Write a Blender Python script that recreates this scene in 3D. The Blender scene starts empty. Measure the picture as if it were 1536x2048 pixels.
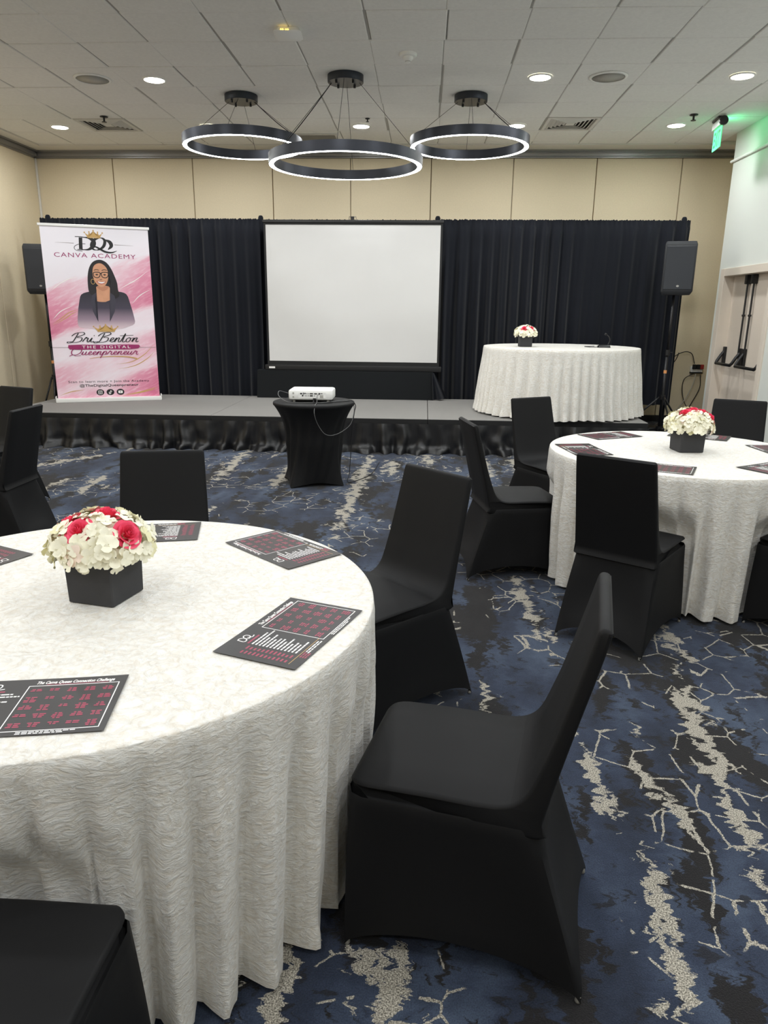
import bpy, bmesh, math, random
from mathutils import Vector, Matrix, noise as mnoise
PI = math.pi
R = math.radians
scene = bpy.context.scene
C = scene.collection

# ------------------------------------------------------------------ camera, world, exposure
cam_d = bpy.data.cameras.new('camera')
cam = bpy.data.objects.new('camera', cam_d)
C.objects.link(cam)
EYE = Vector((0, 0, 1.52))
cr = Vector((0.99839661, 0.05572919, 0.00992295))
cu = Vector((-0.02448366, 0.26709609, 0.96335883))
cw = Vector((-0.05103682, 0.96205714, -0.26803228))
cam.matrix_world = Matrix(((cr.x, cu.x, -cw.x, EYE.x), (cr.y, cu.y, -cw.y, EYE.y), (cr.z, cu.z, -cw.z, EYE.z), (0, 0, 0, 1)))
cam_d.sensor_fit = 'VERTICAL'
cam_d.sensor_height = 24.0
cam_d.lens = 1443.5 / 2048 * 24.0
cam_d.clip_start = 0.05
scene.camera = cam
w = bpy.data.worlds.new('world')
scene.world = w
w.use_nodes = True
w.node_tree.nodes['Background'].inputs[0].default_value = (0.9, 0.93, 1, 1)
w.node_tree.nodes['Background'].inputs[1].default_value = 0.05
scene.view_settings.view_transform = 'Standard'
scene.view_settings.look = 'None'
scene.view_settings.gamma = 1
scene.view_settings.use_curve_mapping = False
scene.view_settings.exposure = 0.34
scene.cycles.diffuse_bounces = 8
DOWN_W = 14.2          # watts of one downlight
RING_E = 19.0           # emission of the ring pendants

# ------------------------------------------------------------------ materials
def lin(c):
    return tuple(((v / 255) / 12.92 if v <= 10 else (((v / 255) + 0.055) / 1.055) ** 2.4) for v in c) + (1,)

def new_mat(name):
    m = bpy.data.materials.new(name)
    m.use_nodes = True
    nt = m.node_tree
    return m, nt, nt.nodes['Principled BSDF']

def node(nt, t, **kw):
    n = nt.nodes.new(t)
    for k, v in kw.items():
        setattr(n, k, v)
    return n

def mat(name, col, rough=0.6, metal=0.0, spec=0.5, sheen=0.0, var=0.0, vscale=8.0, bump=0.0, bscale=60.0, bdist=0.002, emit=0.0, ecol=None, stretch=(1, 1, 1), coat=0.0):
    m, nt, p = new_mat(name)
    c = lin(col)
    p.inputs['Base Color'].default_value = c
    p.inputs['Roughness'].default_value = rough
    p.inputs['Metallic'].default_value = metal
    p.inputs['Specular IOR Level'].default_value = spec
    p.inputs['Sheen Weight'].default_value = sheen
    p.inputs['Coat Weight'].default_value = coat
    if emit:
        p.inputs['Emission Color'].default_value = lin(ecol or col)
        p.inputs['Emission Strength'].default_value = emit
    tc = node(nt, 'ShaderNodeTexCoord')
    mp = node(nt, 'ShaderNodeMapping')
    mp.inputs['Scale'].default_value = stretch
    nt.links.new(tc.outputs['Object'], mp.inputs[0])
    if var:
        nz = node(nt, 'ShaderNodeTexNoise')
        nz.inputs['Scale'].default_value = vscale
        nz.inputs['Detail'].default_value = 5
        nt.links.new(mp.outputs[0], nz.inputs['Vector'])
        r = node(nt, 'ShaderNodeValToRGB')
        r.color_ramp.elements[0].position = 0.3
        r.color_ramp.elements[1].position = 0.7
        r.color_ramp.elements[0].color = tuple(v * (1 - var) for v in c[:3]) + (1,)
        r.color_ramp.elements[1].color = tuple(min(1, v * (1 + var)) for v in c[:3]) + (1,)
        nt.links.new(nz.outputs[0], r.inputs[0])
        nt.links.new(r.outputs[0], p.inputs['Base Color'])
    if bump:
        nb = node(nt, 'ShaderNodeTexNoise')
        nb.inputs['Scale'].default_value = bscale
        nb.inputs['Detail'].default_value = 4
        nt.links.new(mp.outputs[0], nb.inputs['Vector'])
        b = node(nt, 'ShaderNodeBump')
        b.inputs['Strength'].default_value = bump
        b.inputs['Distance'].default_value = bdist
        nt.links.new(nb.outputs[0], b.inputs['Height'])
        nt.links.new(b.outputs[0], p.inputs['Normal'])
    return m

M = {}
M['tile'] = mat('ceiling tile', (238, 237, 233), 0.95, spec=0.1, var=0.03, vscale=40, bump=0.5, bscale=160, bdist=0.002)
M['grid'] = mat('ceiling grid', (168, 166, 160), 0.6)
M['plaster'] = mat('ceiling plaster', (222, 219, 212), 0.9, spec=0.1)
M['track'] = mat('track metal', (150, 150, 150), 0.35, metal=0.8)
M['tan'] = mat('tan wall vinyl', (222, 208, 179), 0.75, spec=0.2, var=0.03, vscale=60, bump=0.25, bscale=300, bdist=0.001)
M['tan_trim'] = mat('tan trim', (160, 148, 126), 0.6)
M['white_wall'] = mat('white wall paint', (214, 217, 211), 0.8, spec=0.2, bump=0.15, bscale=120, bdist=0.001)
M['taupe'] = mat('taupe door paint', (216, 204, 190), 0.55, spec=0.35, var=0.03, vscale=90)
M['taupe_frame'] = mat('taupe frame paint', (218, 207, 193), 0.5, spec=0.35)
M['black_metal'] = mat('black metal', (22, 22, 24), 0.4, spec=0.5)
M['dark_metal'] = mat('dark bronze metal', (52, 54, 60), 0.38, metal=0.7)
M['canopy'] = mat('pendant canopy metal', (44, 49, 58), 0.45, metal=0.4)
M['plastic_white'] = mat('white plastic', (240, 240, 237), 0.4)
M['plastic_grey'] = mat('grey plastic', (176, 174, 168), 0.6)
M['rubber'] = mat('black rubber', (14, 14, 15), 0.6)
M['grille_grey'] = mat('grey ceiling grille', (128, 126, 120), 0.7)
M['glide'] = mat('pale chair glide', (120, 118, 112), 0.5)
M['led'] = mat('white led', (255, 255, 252), 0.5, emit=RING_E, ecol=(253, 255, 250))
M['lens'] = mat('downlight lens', (255, 252, 240), 0.5, emit=14.0, ecol=(255, 250, 232))
M['deck'] = mat('grey stage carpet', (130, 128, 125), 0.95, spec=0.1, var=0.14, vscale=260, bump=0.4, bscale=400, bdist=0.002)
M['satin_black'] = mat('black satin skirting', (24, 24, 26), 0.36, spec=0.5, bump=0.1, bscale=30, bdist=0.003)
M['drape'] = mat('black drape cloth', (15, 18, 26), 0.8, spec=0.15, sheen=0.15, bump=0.1, bscale=500, bdist=0.0006)
M['box_cloth'] = mat('black box cloth', (28, 30, 32), 0.85, spec=0.15, bump=0.15, bscale=400, bdist=0.0008)
M['spandex'] = mat('black spandex', (20, 20, 21), 0.62, spec=0.2, sheen=0.0, bump=0.06, bscale=700, bdist=0.0004)
M['speaker'] = mat('speaker grille', (44, 47, 53), 0.6, bump=0.3, bscale=900, bdist=0.0006)
M['speaker_case'] = mat('speaker case', (40, 42, 46), 0.55)
M['screen'] = mat('projection fabric', (212, 211, 210), 0.9, spec=0.1, var=0.01, vscale=3)
M['silver'] = mat('silver banner base', (232, 232, 230), 0.4, metal=0.1)
M['vase'] = mat('matte black vase', (60, 60, 62), 0.75, spec=0.25)
M['petal'] = mat('cream petal', (240, 237, 216), 0.6, spec=0.25, sheen=0.1, var=0.08, vscale=40)
M['petal_pale'] = mat('pale pink petal', (236, 218, 204), 0.6, spec=0.25)
M['petal_green'] = mat('green cream petal', (230, 226, 186), 0.6, spec=0.25)
M['rose'] = mat('coral pink rose', (238, 84, 116), 0.5, spec=0.3, var=0.15, vscale=30)
M['core'] = mat('moss core', (196, 190, 150), 0.9)
M['paper'] = mat('glossy black paper', (24, 20, 21), 0.36, spec=0.4)
M['ink_white'] = mat('white ink', (240, 238, 236), 0.4)
M['ink_pink'] = mat('pink ink', (158, 44, 76), 0.4)
M['ink_gold'] = mat('gold ink', (196, 158, 96), 0.4)
M['ink_black'] = mat('black ink', (22, 21, 24), 0.5)
M['ink_magenta'] = mat('magenta ink', (150, 40, 98), 0.5, var=0.12, vscale=14)
M['ink_grey'] = mat('grey ink', (150, 140, 142), 0.5)
M['skin'] = mat('printed skin', (206, 150, 118), 0.6, var=0.06, vscale=12)
M['skin_dark'] = mat('printed skin shade', (188, 130, 102), 0.6)
M['hair'] = mat('printed hair', (32, 28, 32), 0.6, var=0.2, vscale=60, stretch=(1, 1, 0.15))
M['jacket_lapel'] = mat('printed lapel', (60, 57, 70), 0.6)
M['top'] = mat('printed top', (30, 29, 36), 0.6)
M['lips'] = mat('printed lips', (178, 80, 84), 0.5)
M['orange'] = mat('orange tag', (232, 160, 100), 0.5)
M['exit_plate'] = mat('green exit plate', (90, 225, 145), 0.3, emit=1.0, ecol=(80, 225, 140))
M['exit_ink'] = mat('exit lettering', (10, 130, 80), 0.4, emit=0.25, ecol=(0, 130, 70))
M['exit_case'] = mat('exit housing', (206, 206, 204), 0.35, metal=0.3)
M['yellow_led'] = mat('yellow led', (255, 220, 90), 0.5, emit=3.0)
M['cord'] = mat('dark cord', (24, 24, 26), 0.5)
M['cord_grey'] = mat('grey cord', (92, 92, 92), 0.45)
M['cord_white'] = mat('pale cord', (196, 192, 180), 0.5)
M['red'] = mat('red plug', (150, 40, 36), 0.5)
M['port'] = mat('dark socket', (30, 30, 32), 0.5)
M['wood'] = mat('table plywood', (150, 120, 86), 0.7, var=0.2, vscale=6, stretch=(1, 6, 1))

def jacket_mat():
    m, nt, p = new_mat('printed jacket')
    tc = node(nt, 'ShaderNodeTexCoord')
    sp = node(nt, 'ShaderNodeSeparateXYZ')
    nt.links.new(tc.outputs['Object'], sp.inputs[0])
    r = node(nt, 'ShaderNodeValToRGB')
    mr = node(nt, 'ShaderNodeMapRange')
    mr.inputs[1].default_value = 0.88
    mr.inputs[2].default_value = 1.30
    nt.links.new(sp.outputs[2], mr.inputs[0])
    e = r.color_ramp.elements
    e[0].position = 0.0; e[0].color = lin((222, 200, 208))
    e[1].position = 1.0; e[1].color = lin((46, 44, 54))
    x = e.new(0.3); x.color = lin((150, 130, 146))
    x = e.new(0.62); x.color = lin((66, 60, 76))
    nt.links.new(mr.outputs[0], r.inputs[0])
    nt.links.new(r.outputs[0], p.inputs['Base Color'])
    p.inputs['Roughness'].default_value = 0.6
    return m
M['jacket'] = jacket_mat()

def banner_mat():
    # printed watercolour: pink diagonal washes on a lilac white ground (a print that belongs to the sheet)
    m, nt, p = new_mat('banner print')
    L = nt.links.new
    tc = node(nt, 'ShaderNodeTexCoord')
    mp = node(nt, 'ShaderNodeMapping')
    mp.inputs['Rotation'].default_value = (0, R(26), 0)
    L(tc.outputs['Object'], mp.inputs[0])
    st = node(nt, 'ShaderNodeMapping')
    st.inputs['Scale'].default_value = (0.9, 1, 4.2)
    L(mp.outputs[0], st.inputs[0])
    n1 = node(nt, 'ShaderNodeTexNoise')
    n1.inputs['Scale'].default_value = 1.6
    n1.inputs['Detail'].default_value = 7
    n1.inputs['Roughness'].default_value = 0.6
    L(st.outputs[0], n1.inputs['Vector'])
    n2 = node(nt, 'ShaderNodeTexNoise')
    n2.inputs['Scale'].default_value = 9
    n2.inputs['Detail'].default_value = 5
    L(st.outputs[0], n2.inputs['Vector'])
    # band mask from the diagonal height of the sheet
    sp = node(nt, 'ShaderNodeSeparateXYZ')
    L(tc.outputs['Object'], sp.inputs[0])
    ma = node(nt, 'ShaderNodeMath', operation='MULTIPLY_ADD')   # d = z - 0.36 * x
    L(sp.outputs[0], ma.inputs[0]); ma.inputs[1].default_value = -0.36
    L(sp.outputs[2], ma.inputs[2])
    band = node(nt, 'ShaderNodeValToRGB')
    mr = node(nt, 'ShaderNodeMapRange')
    mr.inputs[1].default_value = -0.4
    mr.inputs[2].default_value = 2.1
    wob = node(nt, 'ShaderNodeMath', operation='MULTIPLY_ADD')
    L(n1.outputs[0], wob.inputs[0]); wob.inputs[1].default_value = 0.3
    L(ma.outputs[0], wob.inputs[2])
    L(wob.outputs[0], mr.inputs[0])
    e = band.color_ramp.elements
    def g(v): return (v, v, v, 1)
    e[0].position = 0.0; e[0].color = g(0.9)
    e[1].position = 1.0; e[1].color = g(0.0)
    for pos, v in ((0.10, 0.95), (0.20, 0.75), (0.25, 0.25), (0.31, 0.5), (0.37, 0.45), (0.42, 0.1), (0.50, 0.15), (0.545, 0.85), (0.64, 0.75), (0.70, 0.55), (0.745, 0.5), (0.77, 0.06), (0.86, 0.0)):
        x = e.new(pos); x.color = g(v)
    L(mr.outputs[0], band.inputs[0])
    ed = node(nt, 'ShaderNodeMath', operation='MULTIPLY_ADD')    # stronger near the sheet's sides
    ax = node(nt, 'ShaderNodeMath', operation='SUBTRACT')
    L(sp.outputs[0], ax.inputs[0]); ax.inputs[1].default_value = 0.62
    ab = node(nt, 'ShaderNodeMath', operation='ABSOLUTE')
    L(ax.outputs[0], ab.inputs[0])
    L(ab.outputs[0], ed.inputs[0]); ed.inputs[1].default_value = 1.1; ed.inputs[2].default_value = 0.45
    mu = node(nt, 'ShaderNodeMath', operation='MULTIPLY', use_clamp=True)
    L(band.outputs[0], mu.inputs[0]); L(ed.outputs[0], mu.inputs[1])
    m2 = node(nt, 'ShaderNodeMath', operation='MULTIPLY_ADD', use_clamp=True)
    L(n2.outputs[0], m2.inputs[0]); m2.inputs[1].default_value = 1.5; m2.inputs[2].default_value = 0.2
    m3 = node(nt, 'ShaderNodeMath', operation='MULTIPLY', use_clamp=True)
    L(mu.outputs[0], m3.inputs[0]); L(m2.outputs[0], m3.inputs[1])
    cr_ = node(nt, 'ShaderNodeValToRGB')
    e = cr_.color_ramp.elements
    e[0].position = 0.0; e[0].color = lin((236, 232, 240))
    e[1].position = 1.0; e[1].color = lin((204, 108, 140))
    x = e.new(0.3); x.color = lin((232, 202, 214))
    x = e.new(0.62); x.color = lin((220, 148, 172))
    L(m3.outputs[0], cr_.inputs[0])
    L(cr_.outputs[0], p.inputs['Base Color'])
    p.inputs['Roughness'].default_value = 0.55
    return m
M['banner'] = banner_mat()

def velvet_mat():
    m, nt, p = new_mat('crushed white velvet')
    L = nt.links.new
    tc = node(nt, 'ShaderNodeTexCoord')
    wn = node(nt, 'ShaderNodeTexNoise')
    wn.inputs['Scale'].default_value = 7
    wn.inputs['Detail'].default_value = 2
    L(tc.outputs['Object'], wn.inputs['Vector'])
    mixv = node(nt, 'ShaderNodeVectorMath', operation='MULTIPLY_ADD')
    L(wn.outputs['Color'], mixv.inputs[0]); mixv.inputs[1].default_value = (0.09, 0.09, 0.09)
    L(tc.outputs['Object'], mixv.inputs[2])
    mp = node(nt, 'ShaderNodeMapping')
    mp.inputs['Scale'].default_value = (1, 1, 2.2)
    L(mixv.outputs[0], mp.inputs[0])
    n1 = node(nt, 'ShaderNodeTexNoise')
    n1.inputs['Scale'].default_value = 50
    n1.inputs['Detail'].default_value = 8
    n1.inputs['Roughness'].default_value = 0.66
    n1.inputs['Distortion'].default_value = 0.7
    L(mp.outputs[0], n1.inputs['Vector'])
    r = node(nt, 'ShaderNodeValToRGB')
    e = r.color_ramp.elements
    e[0].position = 0.34; e[0].color = lin((216, 208, 194))
    e[1].position = 0.62; e[1].color = lin((240, 239, 234))
    L(n1.outputs[0], r.inputs[0])
    L(r.outputs[0], p.inputs['Base Color'])
    rr = node(nt, 'ShaderNodeMapRange')
    rr.inputs[1].default_value = 0.4; rr.inputs[2].default_value = 0.65
    rr.inputs[3].default_value = 0.6; rr.inputs[4].default_value = 0.24
    L(n1.outputs[0], rr.inputs[0])
    L(rr.outputs[0], p.inputs['Roughness'])
    p.inputs['Sheen Weight'].default_value = 0.3
    p.inputs['Specular IOR Level'].default_value = 0.65
    b = node(nt, 'ShaderNodeBump')
    b.inputs['Strength'].default_value = 1.0
    b.inputs['Distance'].default_value = 0.006
    n2 = node(nt, 'ShaderNodeTexNoise', noise_type='RIDGED_MULTIFRACTAL')
    n2.inputs['Scale'].default_value = 17
    n2.inputs['Detail'].default_value = 4
    n2.inputs['Distortion'].default_value = 0.5
    L(mp.outputs[0], n2.inputs['Vector'])
    hh = node(nt, 'ShaderNodeMath', operation='MULTIPLY_ADD')
    L(n2.outputs[0], hh.inputs[0]); hh.inputs[1].default_value = 0.30
    L(n1.outputs[0], hh.inputs[2])
    L(hh.outputs[0], b.inputs['Height'])
    L(b.outputs[0], p.inputs['Normal'])
    return m
M['velvet'] = velvet_mat()

def carpet_mat():
    m, nt, p = new_mat('patterned carpet')
    L = nt.links.new
    geo = node(nt, 'ShaderNodeNewGeometry')
    def mapping(sc, off=(0, 0, 0)):
        mp = node(nt, 'ShaderNodeMapping')
        mp.inputs['Scale'].default_value = sc
        mp.inputs['Location'].default_value = off
        return mp
    def nz(vec, scale, detail=4, rough=0.55, dist=0.0):
        n = node(nt, 'ShaderNodeTexNoise')
        n.inputs['Scale'].default_value = scale
        n.inputs['Detail'].default_value = detail
        n.inputs['Roughness'].default_value = rough
        n.inputs['Distortion'].default_value = dist
        L(vec, n.inputs['Vector'])
        return n
    def math_(op, a, b=None, c=None, clamp=False):
        n = node(nt, 'ShaderNodeMath', operation=op, use_clamp=clamp)
        for i, v in enumerate((a, b, c)):
            if v is None: continue
            if isinstance(v, (int, float)): n.inputs[i].default_value = v
            else: L(v, n.inputs[i])
        return n.outputs[0]
    def step(v, lo, hi):
        n = node(nt, 'ShaderNodeMapRange')
        n.inputs[1].default_value = lo; n.inputs[2].default_value = hi
        L(v, n.inputs[0])
        return n.outputs[0]
    # tufted raggedness: shift sideways by a noise that changes fast along the room
    rag = mapping((9, 34, 1)); L(geo.outputs['Position'], rag.inputs[0])
    rn = nz(rag.outputs[0], 1.0, 3)
    sh = node(nt, 'ShaderNodeVectorMath', operation='MULTIPLY_ADD')
    L(rn.outputs['Color'], sh.inputs[0]); sh.inputs[1].default_value = (0.11, 0.05, 0)
    L(geo.outputs['Position'], sh.inputs[2])
    P = sh.outputs[0]
    # beige streaks along the room: woven lengths at their places in the pattern, frayed by noise
    sep = node(nt, 'ShaderNodeSeparateXYZ'); L(P, sep.inputs[0])
    PX, PY = sep.outputs[0], sep.outputs[1]
    STREAKS = [(.65, 2.52, .68, 1.90, .035), (.82, 2.32, .90, 1.90, .036), (1.22, 3.1, 1.02, 1.7, .045), (.74, 1.88, .64, 1.1, .043), (-.03, 1.5, .08, 1.1, .07),
               (-.25, 1.47, -.24, 1.15, .03), (.62, 4.2, .65, 3.25, .05), (-.5, 7.95, -.54, 4.7, .085), (-1.26, 7.4, -1.26, 6.1, .08), (-3.3, 7.7, -3.9, 6.6, .09),
               (-2.95, 6.6, -2.85, 5.8, .07), (-1.92, 8.2, -1.84, 6.3, .075), (-.26, 7.6, -.26, 6.7, .09), (1.27, 3.6, 1.29, 3.0, .045), (.72, 7.8, .65, 6.3, .08),
               (-2.6, 7.9, -2.75, 7.0, .09), (-2.2, 7.3, -2.3, 6.4, .06), (1.02, 7.8, 1.0, 6.9, .07), (-.02, 5.9, -.08, 5.2, .04), (1.5, 2.6, 1.45, 1.5, .05), (.1, 7.9, .12, 7.3, .08), (-3.2, 6.4, -3.3, 5.6, .06), (2.4, 3.0, 2.3, 1.8, .06), (-1.6, 5.6, -1.62, 4.6, .04)]
    best = None
    for (x0, y0, x1, y1, hw) in STREAKS:
        k = (x1 - x0) / (y1 - y0)
        dx = math_('MULTIPLY_ADD', PY, -k, PX)                       # x - k y
        dx = math_('ABSOLUTE', math_('SUBTRACT', dx, x0 - k * y0))
        ym, hl = (y0 + y1) / 2, abs(y1 - y0) / 2
        ey = math_('POWER', math_('ABSOLUTE', math_('MULTIPLY_ADD', PY, 1 / hl, -ym / hl)), 4.0)
        v = math_('SUBTRACT', 1.0, math_('MULTIPLY_ADD', dx, 1 / hw, ey))
        best = v if best is None else math_('MAXIMUM', best, v)
    best = math_('MAXIMUM', best, -1.4)
    fm = mapping((16, 9.5, 1)); L(P, fm.inputs[0])
    fz = nz(fm.outputs[0], 1.0, 6, 0.62)
    bv_ = math_('ADD', best, math_('MULTIPLY_ADD', fz.outputs[0], 6.5, -3.65))
    beige = step(bv_, 0.0, 0.06)
    # further frayed flecks anywhere in the pattern
    m1 = mapping((3.4, 0.8, 1), (3.1, 1.7, 0)); L(P, m1.inputs[0])
    s1 = nz(m1.outputs[0], 1.7, 7, 0.66)
    hz_ = nz(P, 24.0, 4, 0.6)
    beige = math_('MULTIPLY', beige, step(hz_.outputs[0], 0.645, 0.63))
    beige = math_('MAXIMUM', beige, step(s1.outputs[0], 0.645, 0.652))
    # fine crackle veins
    vp = node(nt, 'ShaderNodeVectorMath', operation='MULTIPLY_ADD')
    vn = nz(geo.outputs['Position'], 4.0, 2)
    L(vn.outputs['Color'], vp.inputs[0]); vp.inputs[1].default_value = (0.06, 0.06, 0)
    L(geo.outputs['Position'], vp.inputs[2])
    vm = mapping((7.2, 6.4, 0)); L(vp.outputs[0], vm.inputs[0])
    vo = node(nt, 'ShaderNodeTexVoronoi', feature='DISTANCE_TO_EDGE')
    vo.inputs['Scale'].default_value = 1.0
    L(vm.outputs[0], vo.inputs['Vector'])
    vwid = nz(geo.outputs['Position'], 55.0, 4, 0.65)
    vw = math_('MULTIPLY_ADD', vwid.outputs[0], 0.085, -0.022)
    vein = math_('LESS_THAN', vo.outputs['Distance'], vw)
    vmask = nz(geo.outputs['Position'], 1.4, 2)
    vein = math_('MULTIPLY', vein, step(vmask.outputs[0], 0.50, 0.51))
    vk2 = nz(geo.outputs['Position'], 6.5, 3)
    vein = math_('MULTIPLY', vein, step(vk2.outputs[0], 0.47, 0.48))
    beige = math_('MAXIMUM', beige, vein)
    # charcoal islands
    m2 = mapping((2.3, 0.9, 1), (11.2, 5.3, 0)); L(P, m2.inputs[0])
    s2 = nz(m2.outputs[0], 1.7, 7, 0.66)
    char = step(s2.outputs[0], 0.53, 0.545)
    # small dark flecks
    s4 = nz(P, 13.0, 4, 0.6)
    fl = step(s4.outputs[0], 0.60, 0.615)
    char = math_('MAXIMUM', char, math_('MULTIPLY', fl, 0.75))
    # blue variation
    m3 = mapping((1.6, 0.7, 1), (1.0, 9.0, 0)); L(P, m3.inputs[0])
    s3 = nz(m3.outputs[0], 2.0, 6, 0.6)
    br = node(nt, 'ShaderNodeValToRGB')
    e = br.color_ramp.elements
    e[0].position = 0.34; e[0].color = lin((31, 35, 45))
    e[1].position = 0.66; e[1].color = lin((70, 81, 99))
    x = e.new(0.5); x.color = lin((47, 55, 72))
    L(s3.outputs[0], br.inputs[0])
    mc = node(nt, 'ShaderNodeMixRGB'); L(char, mc.inputs[0]); L(br.outputs[0], mc.inputs[1]); mc.inputs[2].default_value = lin((33, 32, 33))
    sp = nz(geo.outputs['Position'], 260.0, 2, 0.6)
    bc = node(nt, 'ShaderNodeValToRGB')
    e = bc.color_ramp.elements
    e[0].position = 0.35; e[0].color = lin((98, 94, 86))
    e[1].position = 0.65; e[1].color = lin((188, 182, 168))
    L(sp.outputs[0], bc.inputs[0])
    mb = node(nt, 'ShaderNodeMixRGB'); L(beige, mb.inputs[0]); L(mc.outputs[0], mb.inputs[1]); L(bc.outputs[0], mb.inputs[2])
    # tuft speckle
    ts = node(nt, 'ShaderNodeMixRGB', blend_type='MULTIPLY'); ts.inputs[0].default_value = 1.0
    tr = node(nt, 'ShaderNodeMapRange'); tr.inputs[1].default_value = 0.3; tr.inputs[2].default_value = 0.7; tr.inputs[3].default_value = 0.68; tr.inputs[4].default_value = 1.2
    L(sp.outputs[0], tr.inputs[0])
    L(mb.outputs[0], ts.inputs[1]); L(tr.outputs[0], ts.inputs[2])
    L(ts.outputs[0], p.inputs['Base Color'])
    p.inputs['Roughness'].default_value = 0.95
    p.inputs['Specular IOR Level'].default_value = 0.1
    p.inputs['Sheen Weight'].default_value = 0.1
    bp = node(nt, 'ShaderNodeBump')
    bp.inputs['Strength'].default_value = 0.6
    bp.inputs['Distance'].default_value = 0.004
    bh = math_('MULTIPLY_ADD', beige, 0.25, sp.outputs[0])
    L(bh, bp.inputs['Height'])
    L(bp.outputs[0], p.inputs['Normal'])
    return m
M['carpet'] = carpet_mat()

# ------------------------------------------------------------------ mesh helpers
def BM():
    return bmesh.new()

def obj(name, bm, m, parent=None, smooth=False, loc=None, rotz=None):
    me = bpy.data.meshes.new(name)
    bmesh.ops.recalc_face_normals(bm, faces=bm.faces)
    bm.to_mesh(me)
    bm.free()
    if smooth:
        for f in me.polygons:
            f.use_smooth = True
    if isinstance(m, str):
        m = M[m]
    if m:
        me.materials.append(m)
    o = bpy.data.objects.new(name, me)
    C.objects.link(o)
    if parent is not None:
        o.parent = parent
    if loc is not None:
        o.location = loc
    if rotz is not None:
        o.rotation_euler = (0, 0, rotz)
    return o

def sharp(o, ang=40):
    me = o.data
    bm = BM()
    bm.from_mesh(me)
    for e in bm.edges:
        if len(e.link_faces) == 2 and e.calc_face_angle(0) > R(ang):
            e.smooth = False
    for f in bm.faces:
        f.smooth = True
    bm.to_mesh(me)
    bm.free()
    return o

def thing(name, label, cat, loc=(0, 0, 0), rotz=0.0, group=None):
    o = bpy.data.objects.new(name, None)
    o.empty_display_size = 0.1
    C.objects.link(o)
    o.location = loc
    o.rotation_euler = (0, 0, rotz)
    tag(o, label, cat, group)
    return o

def tag(o, label, cat, group=None):
    o['label'] = label
    o['category'] = cat
    if group:
        o['group'] = group
    return o

def struct(o):
    o['kind'] = 'structure'
    return o

def dup(root, loc, rotz, label, group=None):
    r = root.copy()
    C.objects.link(r)
    r.location = loc
    r.rotation_euler = (0, 0, rotz)
    r['label'] = label
    if group:
        r['group'] = group
    for ch in list(root.children):
        c = ch.copy()
        C.objects.link(c)
        c.parent = r
        for g in ch.children:
            d = g.copy()
            C.objects.link(d)
            d.parent = c
    return r

def box(bm, x0, x1, y0, y1, z0, z1, bev=0.0, seg=1):
    vs = [bm.verts.new(p) for p in ((x0, y0, z0), (x1, y0, z0), (x1, y1, z0), (x0, y1, z0), (x0, y0, z1), (x1, y0, z1), (x1, y1, z1), (x0, y1, z1))]
    fs = [bm.faces.new([vs[i] for i in q]) for q in ((0, 3, 2, 1), (4, 5, 6, 7), (0, 1, 5, 4), (1, 2, 6, 5), (2, 3, 7, 6), (3, 0, 4, 7))]
    if bev:
        es = list({e for f in fs for e in f.edges})
        bmesh.ops.bevel(bm, geom=es, offset=bev, segments=seg, affect='EDGES', profile=0.7)
    return vs

def lathe(bm, prof, seg=32, c=(0, 0, 0), cap=True):
    rings = []
    for r, z in prof:
        if r < 1e-6:
            rings.append([bm.verts.new((c[0], c[1], c[2] + z))])
        else:
            rings.append([bm.verts.new((c[0] + r * math.cos(2 * PI * i / seg), c[1] + r * math.sin(2 * PI * i / seg), c[2] + z)) for i in range(seg)])
    for a, b in zip(rings, rings[1:]):
        for i in range(seg):
            j = (i + 1) % seg
            if len(a) == 1 and len(b) == 1: continue
            if len(a) == 1: bm.faces.new((a[0], b[i], b[j]))
            elif len(b) == 1: bm.faces.new((a[i], a[j], b[0]))
            else: bm.faces.new((a[i], a[j], b[j], b[i]))
    if cap:
        if len(rings[0]) > 1: bm.faces.new(rings[0])
        if len(rings[-1]) > 1: bm.faces.new(rings[-1])

def cr_spline(pts, n=6, closed=False):
    pts = [Vector(p) for p in pts]
    out = []
    N = len(pts)
    rng = range(N if closed else N - 1)
    for i in rng:
        if closed:
            p0, p1, p2, p3 = pts[i - 1], pts[i], pts[(i + 1) % N], pts[(i + 2) % N]
        else:
            p1, p2 = pts[i], pts[i + 1]
            p0 = pts[i - 1] if i > 0 else p1 * 2 - p2
            p3 = pts[i + 2] if i + 2 < N else p2 * 2 - p1
        for k in range(n):
            t = k / n
            out.append(0.5 * ((2 * p1) + (p2 - p0) * t + (2 * p0 - 5 * p1 + 4 * p2 - p3) * t * t + (3 * p1 - p0 - 3 * p2 + p3) * t ** 3))
    if not closed:
        out.append(pts[-1])
    return out

def tube(bm, pts, r, seg=8, smooth_n=0, cap=True):
    pts = [Vector(p) for p in pts]
    if smooth_n:
        pts = cr_spline(pts, smooth_n)
    rings = []
    up = None
    for i, p in enumerate(pts):
        a = pts[max(i - 1, 0)]
        b = pts[min(i + 1, len(pts) - 1)]
        d = (b - a).normalized()
        if up is None:
            up = Vector((0, 0, 1)) if abs(d.z) < 0.9 else Vector((1, 0, 0))
        s = d.cross(up).normalized()
        up = s.cross(d).normalized()
        rr = r[i] if isinstance(r, (list, tuple)) else r
        rings.append([bm.verts.new(p + (s * math.cos(2 * PI * k / seg) + up * math.sin(2 * PI * k / seg)) * rr) for k in range(seg)])
    for a, b in zip(rings, rings[1:]):
        for k in range(seg):
            j = (k + 1) % seg
            bm.faces.new((a[k], a[j], b[j], b[k]))
    if cap:
        bm.faces.new(rings[0])
        bm.faces.new(rings[-1])

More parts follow.
